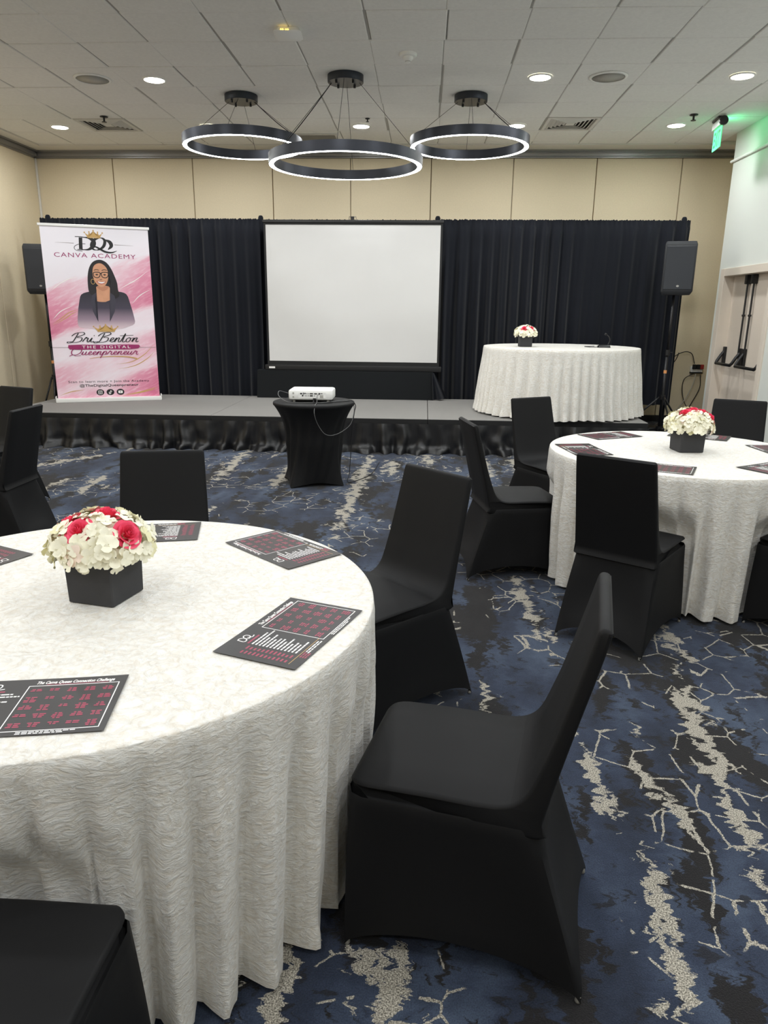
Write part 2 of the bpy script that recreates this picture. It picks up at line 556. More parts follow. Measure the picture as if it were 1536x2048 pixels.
def grid(bm, rows, closed=False):
    vr = [[bm.verts.new(p) for p in r] for r in rows]
    for a, b in zip(vr, vr[1:]):
        n = len(a)
        for i in range(n if closed else n - 1):
            j = (i + 1) % n
            bm.faces.new((a[i], a[j], b[j], b[i]))
    return vr

def rrect(hx, hy, r, n=4, cx=0, cy=0):
    out = []
    for sx, sy, a0 in ((1, 1, 0), (-1, 1, 90), (-1, -1, 180), (1, -1, 270)):
        for k in range(n + 1):
            a = R(a0 + 90 * k / n)
            out.append((cx + sx * (hx - r) + r * math.cos(a), cy + sy * (hy - r) + r * math.sin(a)))
    return out

def loft(bm, sections, cap0=True, cap1=True):
    vr = grid(bm, sections, closed=True)
    if cap0: bm.faces.new(vr[0])
    if cap1: bm.faces.new(vr[-1])
    return vr

def smoothstep(a, b, x):
    t = max(0.0, min(1.0, (x - a) / (b - a)))
    return t * t * (3 - 2 * t)

_txt_cache = {}
def text_pts(s, bold=0.0, shear=0.0, spacing=1.0):
    """a string as flat triangles: (verts, faces, width) with cap height normalised to 1"""
    key = (s, bold, shear, spacing)
    if key in _txt_cache: return _txt_cache[key]
    cu_ = bpy.data.curves.new('text_tmp', 'FONT')
    cu_.body = s
    cu_.offset = bold
    cu_.shear = shear
    cu_.space_character = spacing
    cu_.resolution_u = 3
    ob = bpy.data.objects.new('text_tmp', cu_)
    C.objects.link(ob)
    dg = bpy.context.evaluated_depsgraph_get()
    me = bpy.data.meshes.new_from_object(ob.evaluated_get(dg))
    vs = [(v.co.x, v.co.y) for v in me.vertices]
    fs = [tuple(f.vertices) for f in me.polygons]
    bpy.data.objects.remove(ob)
    bpy.data.curves.remove(cu_)
    bpy.data.meshes.remove(me)
    x0 = min(v[0] for v in vs); x1 = max(v[0] for v in vs)
    sc = 1 / 0.69
    vs = [((x - x0) * sc, y * sc) for x, y in vs]
    _txt_cache[key] = (vs, fs, (x1 - x0) * sc)
    return _txt_cache[key]

# ------------------------------------------------------------------ the setting
ZC = 3.64                      # ceiling
XL, XR, YB, YF = -5.53, 3.713, 10.8, -4.0
bm = BM(); box(bm, XL - 0.1, 5.2, YF - 0.1, YB + 0.1, -0.1, 0)
floor = struct(obj('floor', bm, 'carpet'))

# ceiling: slab above, grid and single tiles below it
bm = BM(); box(bm, XL - 0.1, 5.2, YF - 0.1, YB + 0.1, ZC + 0.03, ZC + 0.1)
ceiling = struct(obj('ceiling', bm, 'plaster'))
T = 0.6096
GX, GY = -1.12, 6.057
EDGE_Y = 10.43
EDGE_L = -5.27
bm = BM()
col0, col1 = -7, 8
row_view = -2
tb = BM()
g_ = 0.0055
ch = 0.006
h = T / 2 - g_
def tile_bm(b, x0, x1, y0, y1):
    lo = [b.verts.new(p) for p in ((x0 + ch, y0 + ch, ZC), (x1 - ch, y0 + ch, ZC), (x1 - ch, y1 - ch, ZC), (x0 + ch, y1 - ch, ZC))]
    mi = [b.verts.new(p) for p in ((x0, y0, ZC + ch), (x1, y0, ZC + ch), (x1, y1, ZC + ch), (x0, y1, ZC + ch))]
    up = [b.verts.new(p) for p in ((x0, y0, ZC + 0.02), (x1, y0, ZC + 0.02), (x1, y1, ZC + 0.02), (x0, y1, ZC + 0.02))]
    b.faces.new(lo)
    for a, c in ((lo, mi), (mi, up)):
        for i in range(4):
            b.faces.new((a[i], a[(i + 1) % 4], c[(i + 1) % 4], c[i]))
tile_bm(tb, -h, h, -h, h)
rnd = random.Random(5)
VENTS = [(-5, 5), (4, 5)]
tile0 = obj('ceiling_tile', tb, 'tile', ceiling)
first = True
far_bm = BM()
for c_ in range(col0, col1):
    for r_ in range(-17, 8):
        x0 = GX + c_ * T; y0 = GY + r_ * T
        x1 = x0 + T; y1 = y0 + T
        if y0 > EDGE_Y or x1 < EDGE_L or x0 > XR: continue
        part = y1 > EDGE_Y + 0.01 or x0 < EDGE_L - 0.01 or x1 > XR + 0.01
        cx, cy = x0 + T / 2, y0 + T / 2
        if (c_, r_) in VENTS: continue
        if r_ >= row_view and not part:
            o = tile0 if first else tile0.copy()
            if not first:
                C.objects.link(o)
            first = False
            o.location = (cx, cy, -rnd.random() * 0.003 + rnd.choice((0, 0, 0, -0.003)))
            o.rotation_euler = (rnd.uniform(-0.003, 0.003), rnd.uniform(-0.003, 0.003), 0)
        elif r_ >= row_view:
            b = BM(); tile_bm(b, max(x0 + g_, EDGE_L), min(x1 - g_, XR), y0 + g_, min(y1 - g_, EDGE_Y))
            obj('ceiling_tile', b, 'tile', ceiling)
        else:
            tile_bm(far_bm, max(x0 + g_, EDGE_L), min(x1 - g_, XR), y0 + g_, y1 - g_)
o = obj('tiles_overhead', far_bm, 'tile', ceiling); o['kind'] = 'stuff'
b = BM()
for c_ in range(col0, col1 + 1):
    x = GX + c_ * T
    if EDGE_L < x < XR:
        box(b, x - 0.012, x + 0.012, YF, EDGE_Y, ZC + 0.006, ZC + 0.03)
for r_ in range(-17, 9):
    y = GY + r_ * T
    if y < EDGE_Y:
        box(b, EDGE_L, XR, y - 0.012, y + 0.012, ZC + 0.0065, ZC + 0.0295)
obj('ceiling_grid', b, 'grid', ceiling)
# plaster margin round the tiles
b = BM()
box(b, XL, XR + 0.9, EDGE_Y + 0.004, YB, ZC - 0.015, ZC + 0.03)
box(b, XL, EDGE_L - 0.004, YF, EDGE_Y + 0.004, ZC - 0.0155, ZC + 0.03)
obj('ceiling_margin', b, 'plaster', ceiling)

# walls made of tall fabric-faced partition panels
def wall_panels(parent, along, xs, fixed, sgn, ztop):
    for a, c in zip(xs, xs[1:]):
        b = BM()
        if along == 'x':
            box(b, a + 0.006, c - 0.006, fixed, fixed + 0.03, 0.0, ztop, bev=0.004)
        else:
            box(b, fixed - 0.03, fixed, a + 0.006, c - 0.006, 0.0, ztop, bev=0.004)
        obj('panel', b, 'tan', parent)
b = BM(); box(b, XL - 0.12, 5.2, YB + 0.03, YB + 0.12, 0, ZC + 0.05)
wall_back = struct(obj('wall_back', b, 'tan_trim'))
wall_panels(wall_back, 'x', [XL, -4.428, -3.293, -2.172, -1.083, 0.027, 1.145, 2.263, 3.395, 4.55], YB, 1, 3.535)
b = BM(); box(b, XL - 0.12, XL - 0.03, YF - 0.1, YB + 0.12, 0, ZC + 0.05)
wall_left = struct(obj('wall_left', b, 'tan_trim'))
ys = [YB]
y = 9.56
while y > YF:
    ys.append(y); y -= 1.13
ys.append(YF)
wall_panels(wall_left, 'y', ys[::-1], XL, 1, 3.535)
b = BM(); box(b, XL - 0.1, 5.2, YF - 0.1, YF, 0, ZC + 0.05)
struct(obj('wall_front', b, 'tan'))
# partition track along the wall heads
def track(name, along):
    b = BM()
    prof = [(0.0, 3.535), (0.035, 3.535), (0.035, 3.552), (0.075, 3.552), (0.075, 3.585), (0.06, 3.59), (0.06, 3.605), (0.09, 3.605), (0.09, 3.6245), (0.0, 3.6245)]
    if along == 'x':
        rows = [[(x, YB - d, z) for d, z in prof] for x in (XL, 4.55)]
    else:
        rows = [[(XL + d, y, z) for d, z in prof] for y in (YF, YB - 0.09)]
    vr = grid(b, rows, closed=True)
    b.faces.new(vr[0]); b.faces.new(vr[1])
    return struct(obj(name, b, 'track'))
track('trim_1', 'x'); track('trim_2', 'y')
b = BM(); box(b, XL + 0.001, XL + 0.026, YB - 0.03, YB - 0.004, 0, 3.534, bev=0.004)
struct(obj('trim_3', b, 'plaster'))
b = BM(); box(b, XL + 0.03, 4.5, YB - 0.012, YB - 0.0005, 0, 0.09, bev=0.003)
struct(obj('baseboard_back', b, 'rubber'))
b = BM(); box(b, XL + 0.0005, XL + 0.012, YF, YB - 0.04, 0, 0.09, bev=0.003)
struct(obj('baseboard_left', b, 'rubber'))
# white right wall with the recessed pair of doors
DY0, DY1, DZ = 8.40, 9.666, 1.985
REC = 0.11
WE = 9.875
b = BM()
box(b, XR, XR + 0.75, DY1, WE, 0, ZC + 0.04)
box(b, XR, XR + 0.75, YF, DY0, 0, ZC + 0.04)
box(b, XR, XR + 0.75, DY0, DY1, DZ, ZC + 0.04)
box(b, XR + 0.17, XR + 0.75, DY0, DY1, 0, DZ)
wall_right = struct(obj('wall_right', b, 'white_wall'))
b = BM(); box(b, 4.46, 4.55, WE, YB, 0, ZC + 0.04)
struct(obj('wall_alcove', b, 'tan'))
b = BM()
fw = 0.085
box(b, XR - 0.02, XR + REC + 0.06, DY1 - 0.006, DY1 + fw + 0.02, 0, DZ + fw, bev=0.003)
box(b, XR - 0.02, XR + REC + 0.06, DY0 - fw, DY0 + 0.006, 0, DZ + fw, bev=0.003)
box(b, XR - 0.02, XR + REC + 0.06, DY0 + 0.007, DY1 - 0.007, DZ - 0.006, DZ + fw, bev=0.003)
struct(obj('trim_4', b, 'taupe_frame'))
DX = XR + REC
mid = 9.085
def door(n, y0, y1, hinge_far):
    b = BM(); box(b, DX, DX + 0.045, y0 + (0.008 if n == 2 else 0.003), y1 - (0.008 if n == 1 else 0.003), 0.008, DZ - 0.009, bev=0.002)
    d = struct(obj('door_%d' % n, b, 'taupe'))
    yr = mid + (0.085 if n == 1 else -0.085)
    b = BM()
    tube(b, [(DX - 0.03, yr, 1.07), (DX - 0.03, yr, 1.90)], 0.011, 10)
    box(b, DX - 0.046, DX - 0.014, yr - 0.016, yr + 0.016, 1.50, 1.525, bev=0.003)
    sharp(obj('vertical_rod', b, 'black_metal', d))
    b = BM()
    box(b, DX - 0.06, DX - 0.001, yr - 0.035, yr + 0.035, 1.87, 1.975, bev=0.012, seg=2)
    sharp(obj('top_latch', b, 'black_metal', d))
    ya, yb_ = (y0 + 0.06, y1 - 0.05)
    ya = mid + 0.06 if n == 1 else y0 + 0.07
    yb_ = y1 - 0.05 if n == 1 else mid - 0.06
    b = BM()
    for yy in (ya, yb_):
        box(b, DX - 0.034, DX - 0.001, yy - 0.026, yy + 0.026, 0.91, 1.13, bev=0.01, seg=2)
    sharp(obj('bar_bracket', b, 'black_metal', d))
    b = BM()
    tube(b, [(DX - 0.025, ya, 1.07), (DX - 0.06, ya, 1.02), (DX - 0.10, ya, 0.95), (DX - 0.115, ya + 0.02, 0.925), (DX - 0.115, yb_ - 0.02, 0.925), (DX - 0.10, yb_, 0.95), (DX - 0.06, yb_, 1.02), (DX - 0.025, yb_, 1.07)], 0.019, 10)
    sharp(obj('push_bar', b, 'black_metal', d))
door(1, mid, DY1, True)
door(2, DY0, mid, False)
# white pipe along the right wall
b = BM(); tube(b, [(XR - 0.018, WE + 0.02, 3.325), (XR - 0.018, 0, 3.325)], 0.016, 10)
struct(sharp(obj('trim_5', b, 'plastic_white')))

# ------------------------------------------------------------------ downlights
LX = [-4.485, -2.65, -0.82, 1.01, 2.85]
LY = [9.45, 7.63, 5.60, 3.80, 2.00, 0.20, -1.60]
names_dl = {
    (0, 0): 'round white ceiling downlight nearest the left wall, left of the air vent',
    (1, 0): 'round ceiling downlight seen just over the rim of the left black ring pendant',
    (2, 0): 'round ceiling downlight between the two smaller ring pendants, behind the big ring',
    (3, 0): 'round ceiling downlight seen over the right rim of the right ring pendant',
    (4, 0): 'round ceiling downlight beside the green exit sign',
    (1, 1): 'round ceiling downlight left of the pendants, beside the flush round loudspeaker',
    (3, 1): 'round ceiling downlight right of the pendants, left of the flush round loudspeaker',
    (4, 1): 'brightest round ceiling downlight at the right edge of the photo',
}
def downlight_proto():
    t = thing('ceiling_downlight', 'x', 'ceiling light', (0, 0, ZC - 0.0035))
    b = BM(); lathe(b, [(0.112, 0.0), (0.112, -0.006), (0.098, -0.012), (0.094, -0.006), (0.094, 0.0)], 32, cap=False)
    obj('trim_ring', b, 'plastic_white', t, smooth=True)
    b = BM(); lathe(b, [(0.094, -0.004), (0.088, -0.011), (0.06, -0.016), (0.0, -0.018)], 32)
    obj('lens', b, 'lens', t, smooth=True)
    ld = bpy.data.lights.new('downlight_lamp', 'AREA')
    ld.shape = 'DISK'; ld.size = 0.18; ld.energy = DOWN_W; ld.color = (0.97, 1.0, 1.03); ld.spread = R(180)
    lo = bpy.data.objects.new('downlight_lamp', ld)
    C.objects.link(lo)
    lo.location = (0, 0, -0.024)
    lo.parent = t
    return t
dl0 = downlight_proto()
used = False
for j, y in enumerate(LY):
    for i, x in enumerate(LX):
        if (i, j) in ((2, 1), (2, 4)): continue
        lab = names_dl.get((i, j), 'round white ceiling downlight overhead, above the top of the photo')
        grp = 'ceiling downlights'
        if not used:
            used = True
            dl0.location = (x, y, ZC - 0.0035); dl0['label'] = lab; dl0['group'] = grp
        else:
            dup(dl0, (x, y, ZC - 0.0035), 0, lab, grp)

# ------------------------------------------------------------------ ring pendants
def ring_pendant(label, cx, cy, zr, D, cord_side, cord_name='power_cord'):
    t = thing('ring_pendant', label, 'pendant light', (cx, cy, zr), 0, 'ring pendants')
    zt = ZC - 0.004 - zr
    Ro = D / 2; Ri = Ro - 0.055; hgt = 0.09
    b = BM()
    seg = 96
    lathe(b, [(Ro, 0.0), (Ro, hgt), (Ri, hgt), (Ri, 0.0), (Ri + 0.006, 0.0), (Ri + 0.006, 0.012), (Ro - 0.006, 0.012), (Ro - 0.006, 0.0), (Ro, 0.0)], seg, cap=False)
    sharp(obj('ring', b, 'dark_metal', t))
    b = BM()
    lathe(b, [(Ro - 0.0065, 0.011), (Ro - 0.0065, -0.001), (Ri + 0.0065, -0.001), (Ri + 0.0065, 0.011)], seg, cap=False)
    obj('light_strip', b, 'led', t, smooth=False)
    b = BM()
    lathe(b, [(0.165, zt - 0.062), (0.168, zt - 0.058), (0.168, zt), (0.0, zt)], 40, cap=False)
    c_ = sharp(obj('canopy', b, 'canopy', t))
    b = BM(); lathe(b, [(0.0, zt - 0.0625), (0.163, zt - 0.0625), (0.163, zt - 0.061)], 40, cap=False)
    obj('canopy_plate', b, 'dark_metal', c_)
    for a in (45, 135, 225, 315):
        b = BM(); lathe(b, [(0.0, zt - 0.085), (0.011, zt - 0.085), (0.011, zt - 0.0625)], 10, c=(0.11 * math.cos(R(a)), 0.11 * math.sin(R(a)), 0), cap=False)
        sharp(obj('grip', b, 'black_metal', c_))
    for a in (0, 90, 180, 270):
        rr = (Ro + Ri) / 2
        b = BM(); tube(b, [(0.13 * math.cos(R(a)), 0.13 * math.sin(R(a)), zt - 0.0615), (rr * math.cos(R(a)), rr * math.sin(R(a)), hgt - 0.001)], 0.0022, 6)
        obj('suspension_wire', b, 'cord', t)
    b = BM()
    a = 0 if cord_side > 0 else 180
    rr = (Ro + Ri) / 2
    p0 = Vector((0.14 * math.cos(R(a)), 0.02, zt - 0.0615)); p1 = Vector((rr * math.cos(R(a)), 0.02, hgt - 0.001))
    pts = [p0.lerp(p1, k / 8) - Vector((0, 0, 0.02 * math.sin(PI * k / 8))) for k in range(9)]
    tube(b, pts, 0.0045, 6)
    obj(cord_name, b, 'cord', t)
    return t
ring_pendant('largest black ring pendant, hanging in front between the two smaller rings', -0.802, 7.55, 2.855, 1.473, -1)
ring_pendant('smaller black ring pendant on the left, above the pink banner side', -1.945, 8.176, 3.145, 1.232, 1)
ring_pendant('smaller black ring pendant on the right, nearest the white wall', 0.405, 8.217, 3.15, 1.222, 1)

# ------------------------------------------------------------------ ceiling devices
def ceiling_speaker(label, x, y):
    t = thing('ceiling_loudspeaker', label, 'ceiling speaker', (x, y, ZC - 0.0035), 0, 'flush ceiling loudspeakers')
    b = BM(); lathe(b, [(0.175, 0), (0.175, -0.006), (0.155, -0.012), (0.15, -0.008), (0.15, 0)], 36, cap=False)
    obj('rim', b, 'plastic_white', t, smooth=True)
    b = BM(); lathe(b, [(0.15, -0.006), (0.0, -0.010)], 36)
    obj('grille', b, 'plastic_grey', t, smooth=True)
ceiling_speaker('flush round ceiling loudspeaker on the left, left of a downlight', -3.243, 7.606)
ceiling_speaker('flush round ceiling loudspeaker on the right, between two downlights', 1.64, 7.644)

def vent(label, x, y):
    t = thing('air_vent', label, 'air vent', (x, y, ZC), 0, 'ceiling air vents')
    hh = T / 2 - 0.008
    b = BM()
    for s in (-1, 1):
        box(b, -hh, hh, s * hh - (0.035 if s > 0 else 0), s * hh + (0.035 if s < 0 else 0), -0.006, 0.02)
        box(b, s * hh - (0.035 if s > 0 else 0), s * hh + (0.035 if s < 0 else 0), -hh + 0.035, hh - 0.035, -0.006, 0.02)
    obj('frame', b, 'plaster', t)
    b = BM(); box(b, -hh + 0.03, hh - 0.03, -hh + 0.03, hh - 0.03, 0.022, 0.028)
    obj('throat', b, 'port', t)
    k = 0
    a = hh - 0.04
    while a > 0.05:
        b = BM()
        rows = []
        for (r0, z0) in ((a, 0.016), (a - 0.028, -0.004), (a - 0.030, -0.002), (a - 0.004, 0.018)):
            rows.append([(-r0, -r0, z0), (r0, -r0, z0), (r0, r0, z0), (-r0, r0, z0)])
        rows.append(rows[0])
        grid(b, rows, closed=True)
        obj('louvre', b, 'plaster', t)
        a -= 0.042
    b = BM(); box(b, -0.05, 0.05, -0.05, 0.05, -0.003, 0.012)
    obj('centre_plate', b, 'plaster', t)
def vent_at(label, c_, r_):
    vent(label, GX + c_ * T + T / 2, GY + r_ * T + T / 2)
for (c_, r_), lab in zip(VENTS, ('square louvred ceiling air vent on the left, just below a sprinkler', 'square louvred ceiling air vent on the right, beside the right ring pendant')):
    vent_at(lab, c_, r_)
# return grille: flat framed plate
t = thing('return_grille', 'flat grey ceiling grille between the left ring pendant and the big ring', 'vent', (-1.43, 10.05, ZC - 0.004))
b = BM(); box(b, -0.27, 0.27, -0.2, 0.2, -0.008, 0.0, bev=0.003); obj('frame', b, 'plaster', t)
b = BM(); box(b, -0.24, 0.24, -0.17, 0.17, -0.0125, -0.0085); obj('face', b, 'grille_grey', t)

def sprinkler(label, x, y, small=False):
    t = thing('fire_sprinkler', label, 'sprinkler', (x, y, ZC - 0.004), 0, 'fire sprinklers')
    k = 0.6 if small else 1.0
    b = BM(); lathe(b, [(0.045 * k, 0), (0.045 * k, -0.006), (0.018 * k, -0.012), (0.0, -0.012)], 20, cap=False); obj('escutcheon', b, 'black_metal', t, smooth=True)
    b = BM(); lathe(b, [(0.011 * k, -0.0125), (0.011 * k, -0.05 * k), (0.028 * k, -0.054 * k), (0.028 * k, -0.06 * k), (0, -0.06 * k)], 14, cap=False); sharp(obj('head', b, 'black_metal', t))
sprinkler('black fire sprinkler head above the left ceiling air vent', -3.739, 8.99)
sprinkler('black fire sprinkler head left of the green exit sign', 2.893, 9.0)
sprinkler('tiny dark sprinkler head behind the big ring pendant, over a downlight', -0.718, 9.106, True)

t = thing('smoke_detector', 'white domed smoke detector on the ceiling right of the big pendant canopy', 'smoke detector', (-0.205, 6.968, ZC - 0.0035))
b = BM(); lathe(b, [(0.075, 0), (0.075, -0.018), (0.066, -0.026), (0.0, -0.026)], 28, cap=False); obj('base', b, 'plastic_white', t, smooth=True)
b = BM(); lathe(b, [(0.045, -0.0265), (0.045, -0.04), (0.03, -0.055), (0.022, -0.058), (0.022, -0.068), (0, -0.07)], 24, cap=False); obj('chamber', b, 'plastic_white', t, smooth=True)
b = BM(); lathe(b, [(0.0235, -0.059), (0.0235, -0.064)], 24, cap=False); obj('sensor_slot', b, 'plastic_grey', t)

t = thing('wireless_access_point', 'white wireless access point with small yellow lights on the ceiling', 'wifi access point', (-1.135, 6.43, ZC - 0.004), R(4))
b = BM(); loft(b, [[(x, y, 0) for x, y in rrect(0.09, 0.09, 0.03)], [(x, y, -0.03) for x, y in rrect(0.11, 0.11, 0.035)], [(x, y, -0.04) for x, y in rrect(0.1, 0.1, 0.035)]])
sharp(obj('case', b, 'plastic_white', t), 50)
b = BM(); box(b, -0.08, 0.08, -0.05, 0.08, -0.003, 0.0); obj('mount', b, 'port', t)
for k in (-0.045, -0.03, -0.005, 0.01):
    b = BM(); box(b, k - 0.004, k + 0.004, -0.112, -0.1095, -0.030, -0.020); obj('status_light', b, 'yellow_led', t)

# exit sign
t = thing('exit_sign', 'lit green exit sign hanging from the ceiling by the white wall', 'exit sign', (3.235, 9.17, ZC - 0.004), R(-6))
b = BM(); box(b, -0.045, 0.045, -0.13, 0.13, -0.02, 0, bev=0.004); obj('ceiling_mount', b, 'black_metal', t)
b = BM(); box(b, -0.03, 0.03, -0.17, 0.17, -0.095, -0.021, bev=0.008, seg=2); sharp(obj('housing', b, 'exit_case', t))
b = BM(); lathe(b, [(0.0, -0.02), (0.045, -0.02), (0.05, 0.0), (0.045, 0.02), (0.0, 0.02)], 20, cap=False)
for v in b.verts: v.co = Vector((v.co.x, v.co.z - 0.192, v.co.y - 0.06))
sharp(obj('end_cap', b, 'black_metal', t))
b = BM(); box(b, -0.004, 0.004, -0.16, 0.16, -0.315, -0.096); pl = obj('plate', b, 'exit_plate', t)
vs, fs, wd = text_pts('EXIT', 0.02)
b = BM()
sx = 0.25 / wd
bv = [b.verts.new((-0.0048, 0.125 - x * sx, -0.285 + y * 0.155)) for x, y in vs]
for f in fs:
    b.faces.new([bv[i] for i in f])
obj('lettering', b, 'exit_ink', pl)
ld = bpy.data.lights.new('exit_lamp', 'AREA'); ld.shape = 'RECTANGLE'; ld.size = 0.3; ld.size_y = 0.04; ld.energy = 1.1; ld.color = (0.1, 1.0, 0.4)
lo = bpy.data.objects.new('exit_lamp', ld); C.objects.link(lo); lo.parent = t
lo.location = (0.034, 0, -0.055); lo.rotation_euler = (0, R(-105), 0)

# ------------------------------------------------------------------ stage
SX0, SX1, SY0, SY1, SZ = -4.80, 2.44, 7.95, 9.88, 0.38
stage = thing('stage_platform', 'low grey carpeted stage with a gathered black skirt', 'stage', ((SX0 + SX1) / 2, (SY0 + SY1) / 2, 0))
ox, oy = (SX0 + SX1) / 2, (SY0 + SY1) / 2
for a, c_ in ((SX0, -2.37), (-2.37, 0.05), (0.05, SX1)):
    b = BM(); box(b, a + 0.003 - ox, c_ - 0.003 - ox, SY0 - oy, SY1 - oy, SZ - 0.05, SZ, bev=0.004)
    d = obj('deck', b, 'deck', stage)
    b = BM(); box(b, a + 0.003 - ox, c_ - 0.003 - ox, SY0 - oy - 0.008, SY0 - oy - 0.0005, SZ - 0.06, SZ - 0.006); obj('edge_strip', b, 'rubber', d)
b = BM()
for x in (SX0 + 0.1, -2.37, 0.05, SX1 - 0.1):
    for y in (SY0 + 0.15, SY1 - 0.1):
        tube(b, [(x - ox, y - oy, 0), (x - ox, y - oy, SZ - 0.052)], 0.02, 8)
obj('support_legs', b, 'black_metal', stage)
def skirt_strip(path, name, parent, ztop, amp, freq, seed, m, off=(0, 0), puddle=0.07, nz=14, per=0.013):
    """gathered cloth hanging along a polyline of (x, y); bulges grow towards the floor"""
    pts = []
    for (a, b2) in zip(path, path[1:]):
        L_ = math.dist(a, b2); n = max(2, int(L_ / per))
        for k in range(n):
            t_ = k / n
            pts.append((a[0] + (b2[0] - a[0]) * t_, a[1] + (b2[1] - a[1]) * t_))
    pts.append(path[-1])
    N = len(pts)
    s = 0; rows = [[] for _ in range(nz + 1)]
    ph = 0.0
    for i, p in enumerate(pts):
        q0 = pts[max(0, i - 3)]; q1 = pts[min(N - 1, i + 3)]
        d = Vector((q1[0] - q0[0], q1[1] - q0[1], 0)).normalized()
        nrm = Vector((d.y, -d.x, 0))
        if i: s += math.dist(p, pts[i - 1])
        f = freq * (1 + 0.75 * mnoise.noise(Vector((s * 1.9, seed, 0))))
        ph += (2 * PI * f) * (math.dist(p, pts[i - 1]) if i else 0)
        a_ = amp * (0.8 + 0.7 * mnoise.noise(Vector((s * 2.1, seed + 7, 0))))
        a_ = max(a_, amp * 0.2)
        for k in range(nz + 1):
            t_ = k / nz
            z = ztop * (1 - t_)
            drift = 2.2 * mnoise.noise(Vector((s * 1.7, t_ * 1.3, seed + 3)))
            w_ = math.sin(ph + drift * t_ * 2.4)
            fold = ((0.5 + 0.5 * w_) ** 1.5 * 0.8 + 0.2 * (0.5 + 0.5 * math.sin(ph * 2.7 + 1.3 + drift))) * a_ * (0.3 + 0.7 * t_ ** 0.8)
            fold += 0.35 * a_ * t_ * mnoise.noise(Vector((s * 9, t_ * 2.5, seed)))
            out = 0.004 + fold + puddle * smoothstep(0.72, 1.0, t_) * (0.55 + 0.75 * mnoise.noise(Vector((s * 3.1, 0, seed + 20))) + 0.4 * w_)
            zz = max(z, 0.004)
            if t_ > 0.85:
                zz = max(0.004, z + 0.022 * (0.5 + 0.5 * mnoise.noise(Vector((s * 14, t_ * 9, seed + 9)))))
            if k == nz: zz = 0.003
            v = Vector((p[0] - off[0], p[1] - off[1], zz)) + nrm * out
            rows[k].append(v)
    b = BM(); grid(b, rows)
    return obj(name, b, m, parent, smooth=True)
skirt_strip([(SX0 - 0.009, SY0 + 0.5), (SX0 - 0.009, SY0 - 0.009), (SX1 + 0.009, SY0 - 0.009), (SX1 + 0.009, SY1)], 'skirt', stage, SZ - 0.055, 0.085, 4.6, 2.0, 'satin_black', (ox, oy))

# ------------------------------------------------------------------ pipe and drape
CY = 9.97
CZ = 2.65
ups = [-5.10, -2.21, 0.127, 3.285]
fr = thing('drape_frame', 'black pipe frame that carries the black stage drapes', 'pipe frame', (0, CY + 0.16, 0))
for x in ups:
    b = BM(); tube(b, [(x, 0, 0.012), (x, 0, CZ + 0.045)], 0.024, 12); lathe(b, [(0.0, CZ + 0.075), (0.022, CZ + 0.07), (0.034, CZ + 0.046), (0.034, CZ - 0.01)], 14, c=(x, 0, 0), cap=False)
    sharp(obj('upright', b, 'drape', fr))
    b = BM(); box(b, x - 0.2, x + 0.2, -0.15, 0.2, 0.001, 0.012, bev=0.002); obj('base_plate', b, 'black_metal', fr)
for a, c_ in zip(ups, ups[1:]):
    b = BM(); tube(b, [(a + 0.03, 0, CZ - 0.03), (c_ - 0.03, 0, CZ - 0.03)], 0.02, 10); obj('crossbar', b, 'drape', fr)
def drape(label, x0, x1, seed, zb=0.335, freq=5.4, dy=0.0):
    rows = []
    nz = 14
    n = int((x1 - x0) / 0.011)
    zs = [CZ + 0.012, CZ - 0.012, CZ - 0.05, CZ - 0.085]
    zs += [CZ - 0.085 - (CZ - 0.085 - zb) * (k / nz) for k in range(1, nz + 1)]
    ph = [0.0]
    for i in range(n):
        x = x0 + (x1 - x0) * i / n
        ph.append(ph[-1] + 2 * PI * freq * (1 + 0.6 * mnoise.noise(Vector((x * 1.6, seed, 0)))) * (x1 - x0) / n)
    for zi, z in enumerate(zs):
        t_ = max(0.0, (CZ - 0.085 - z) / (CZ - 0.085 - zb))
        row = []
        for i in range(n + 1):
            x = x0 + (x1 - x0) * i / n
            am = 0.045 * (0.75 + 0.8 * mnoise.noise(Vector((x * 1.1, seed + 5, t_ * 0.6)))) * (0.35 + 0.75 * t_ ** 0.5)
            sw = 1.0 * mnoise.noise(Vector((x * 0.9, t_ * 0.9, seed + 2)))
            y = am * math.sin(ph[i] + sw) + 0.35 * am * math.sin(2.3 * ph[i] + 1.0 + sw * 2) + 0.012 * mnoise.noise(Vector((x * 2.2, z * 1.1, seed)))
            zz = z
            if zi == 0: zz += 0.012 * mnoise.noise(Vector((x * 30, seed, 0))) + 0.004 * math.sin(x * 190)
            if zi == 3: y -= 0.008
            if zi < 3: y = y * 0.6 + 0.006 * math.sin(ph[i] * 3.1)
            zz += 0.012 * t_ * mnoise.noise(Vector((x * 2.0, 3, seed))) if zi > 3 else 0
            row.append((x, y - 0.01, zz))
        rows.append(row)
    b = BM(); grid(b, rows)
    o = obj('stage_drape', b, 'drape', None, smooth=True, loc=(0, CY + dy, 0))
    tag(o, label, 'curtain', 'black stage drapes')
drape('black pleated stage drape behind the pink banner', ups[0] - 0.03, ups[1] + 0.02, 1.0)
drape('black pleated stage drape behind the projection screen', ups[1] - 0.005, ups[2] + 0.005, 4.0, dy=0.075)
drape('black pleated stage drape behind the white draped stage table', ups[2] - 0.02, ups[3] + 0.03, 9.0)

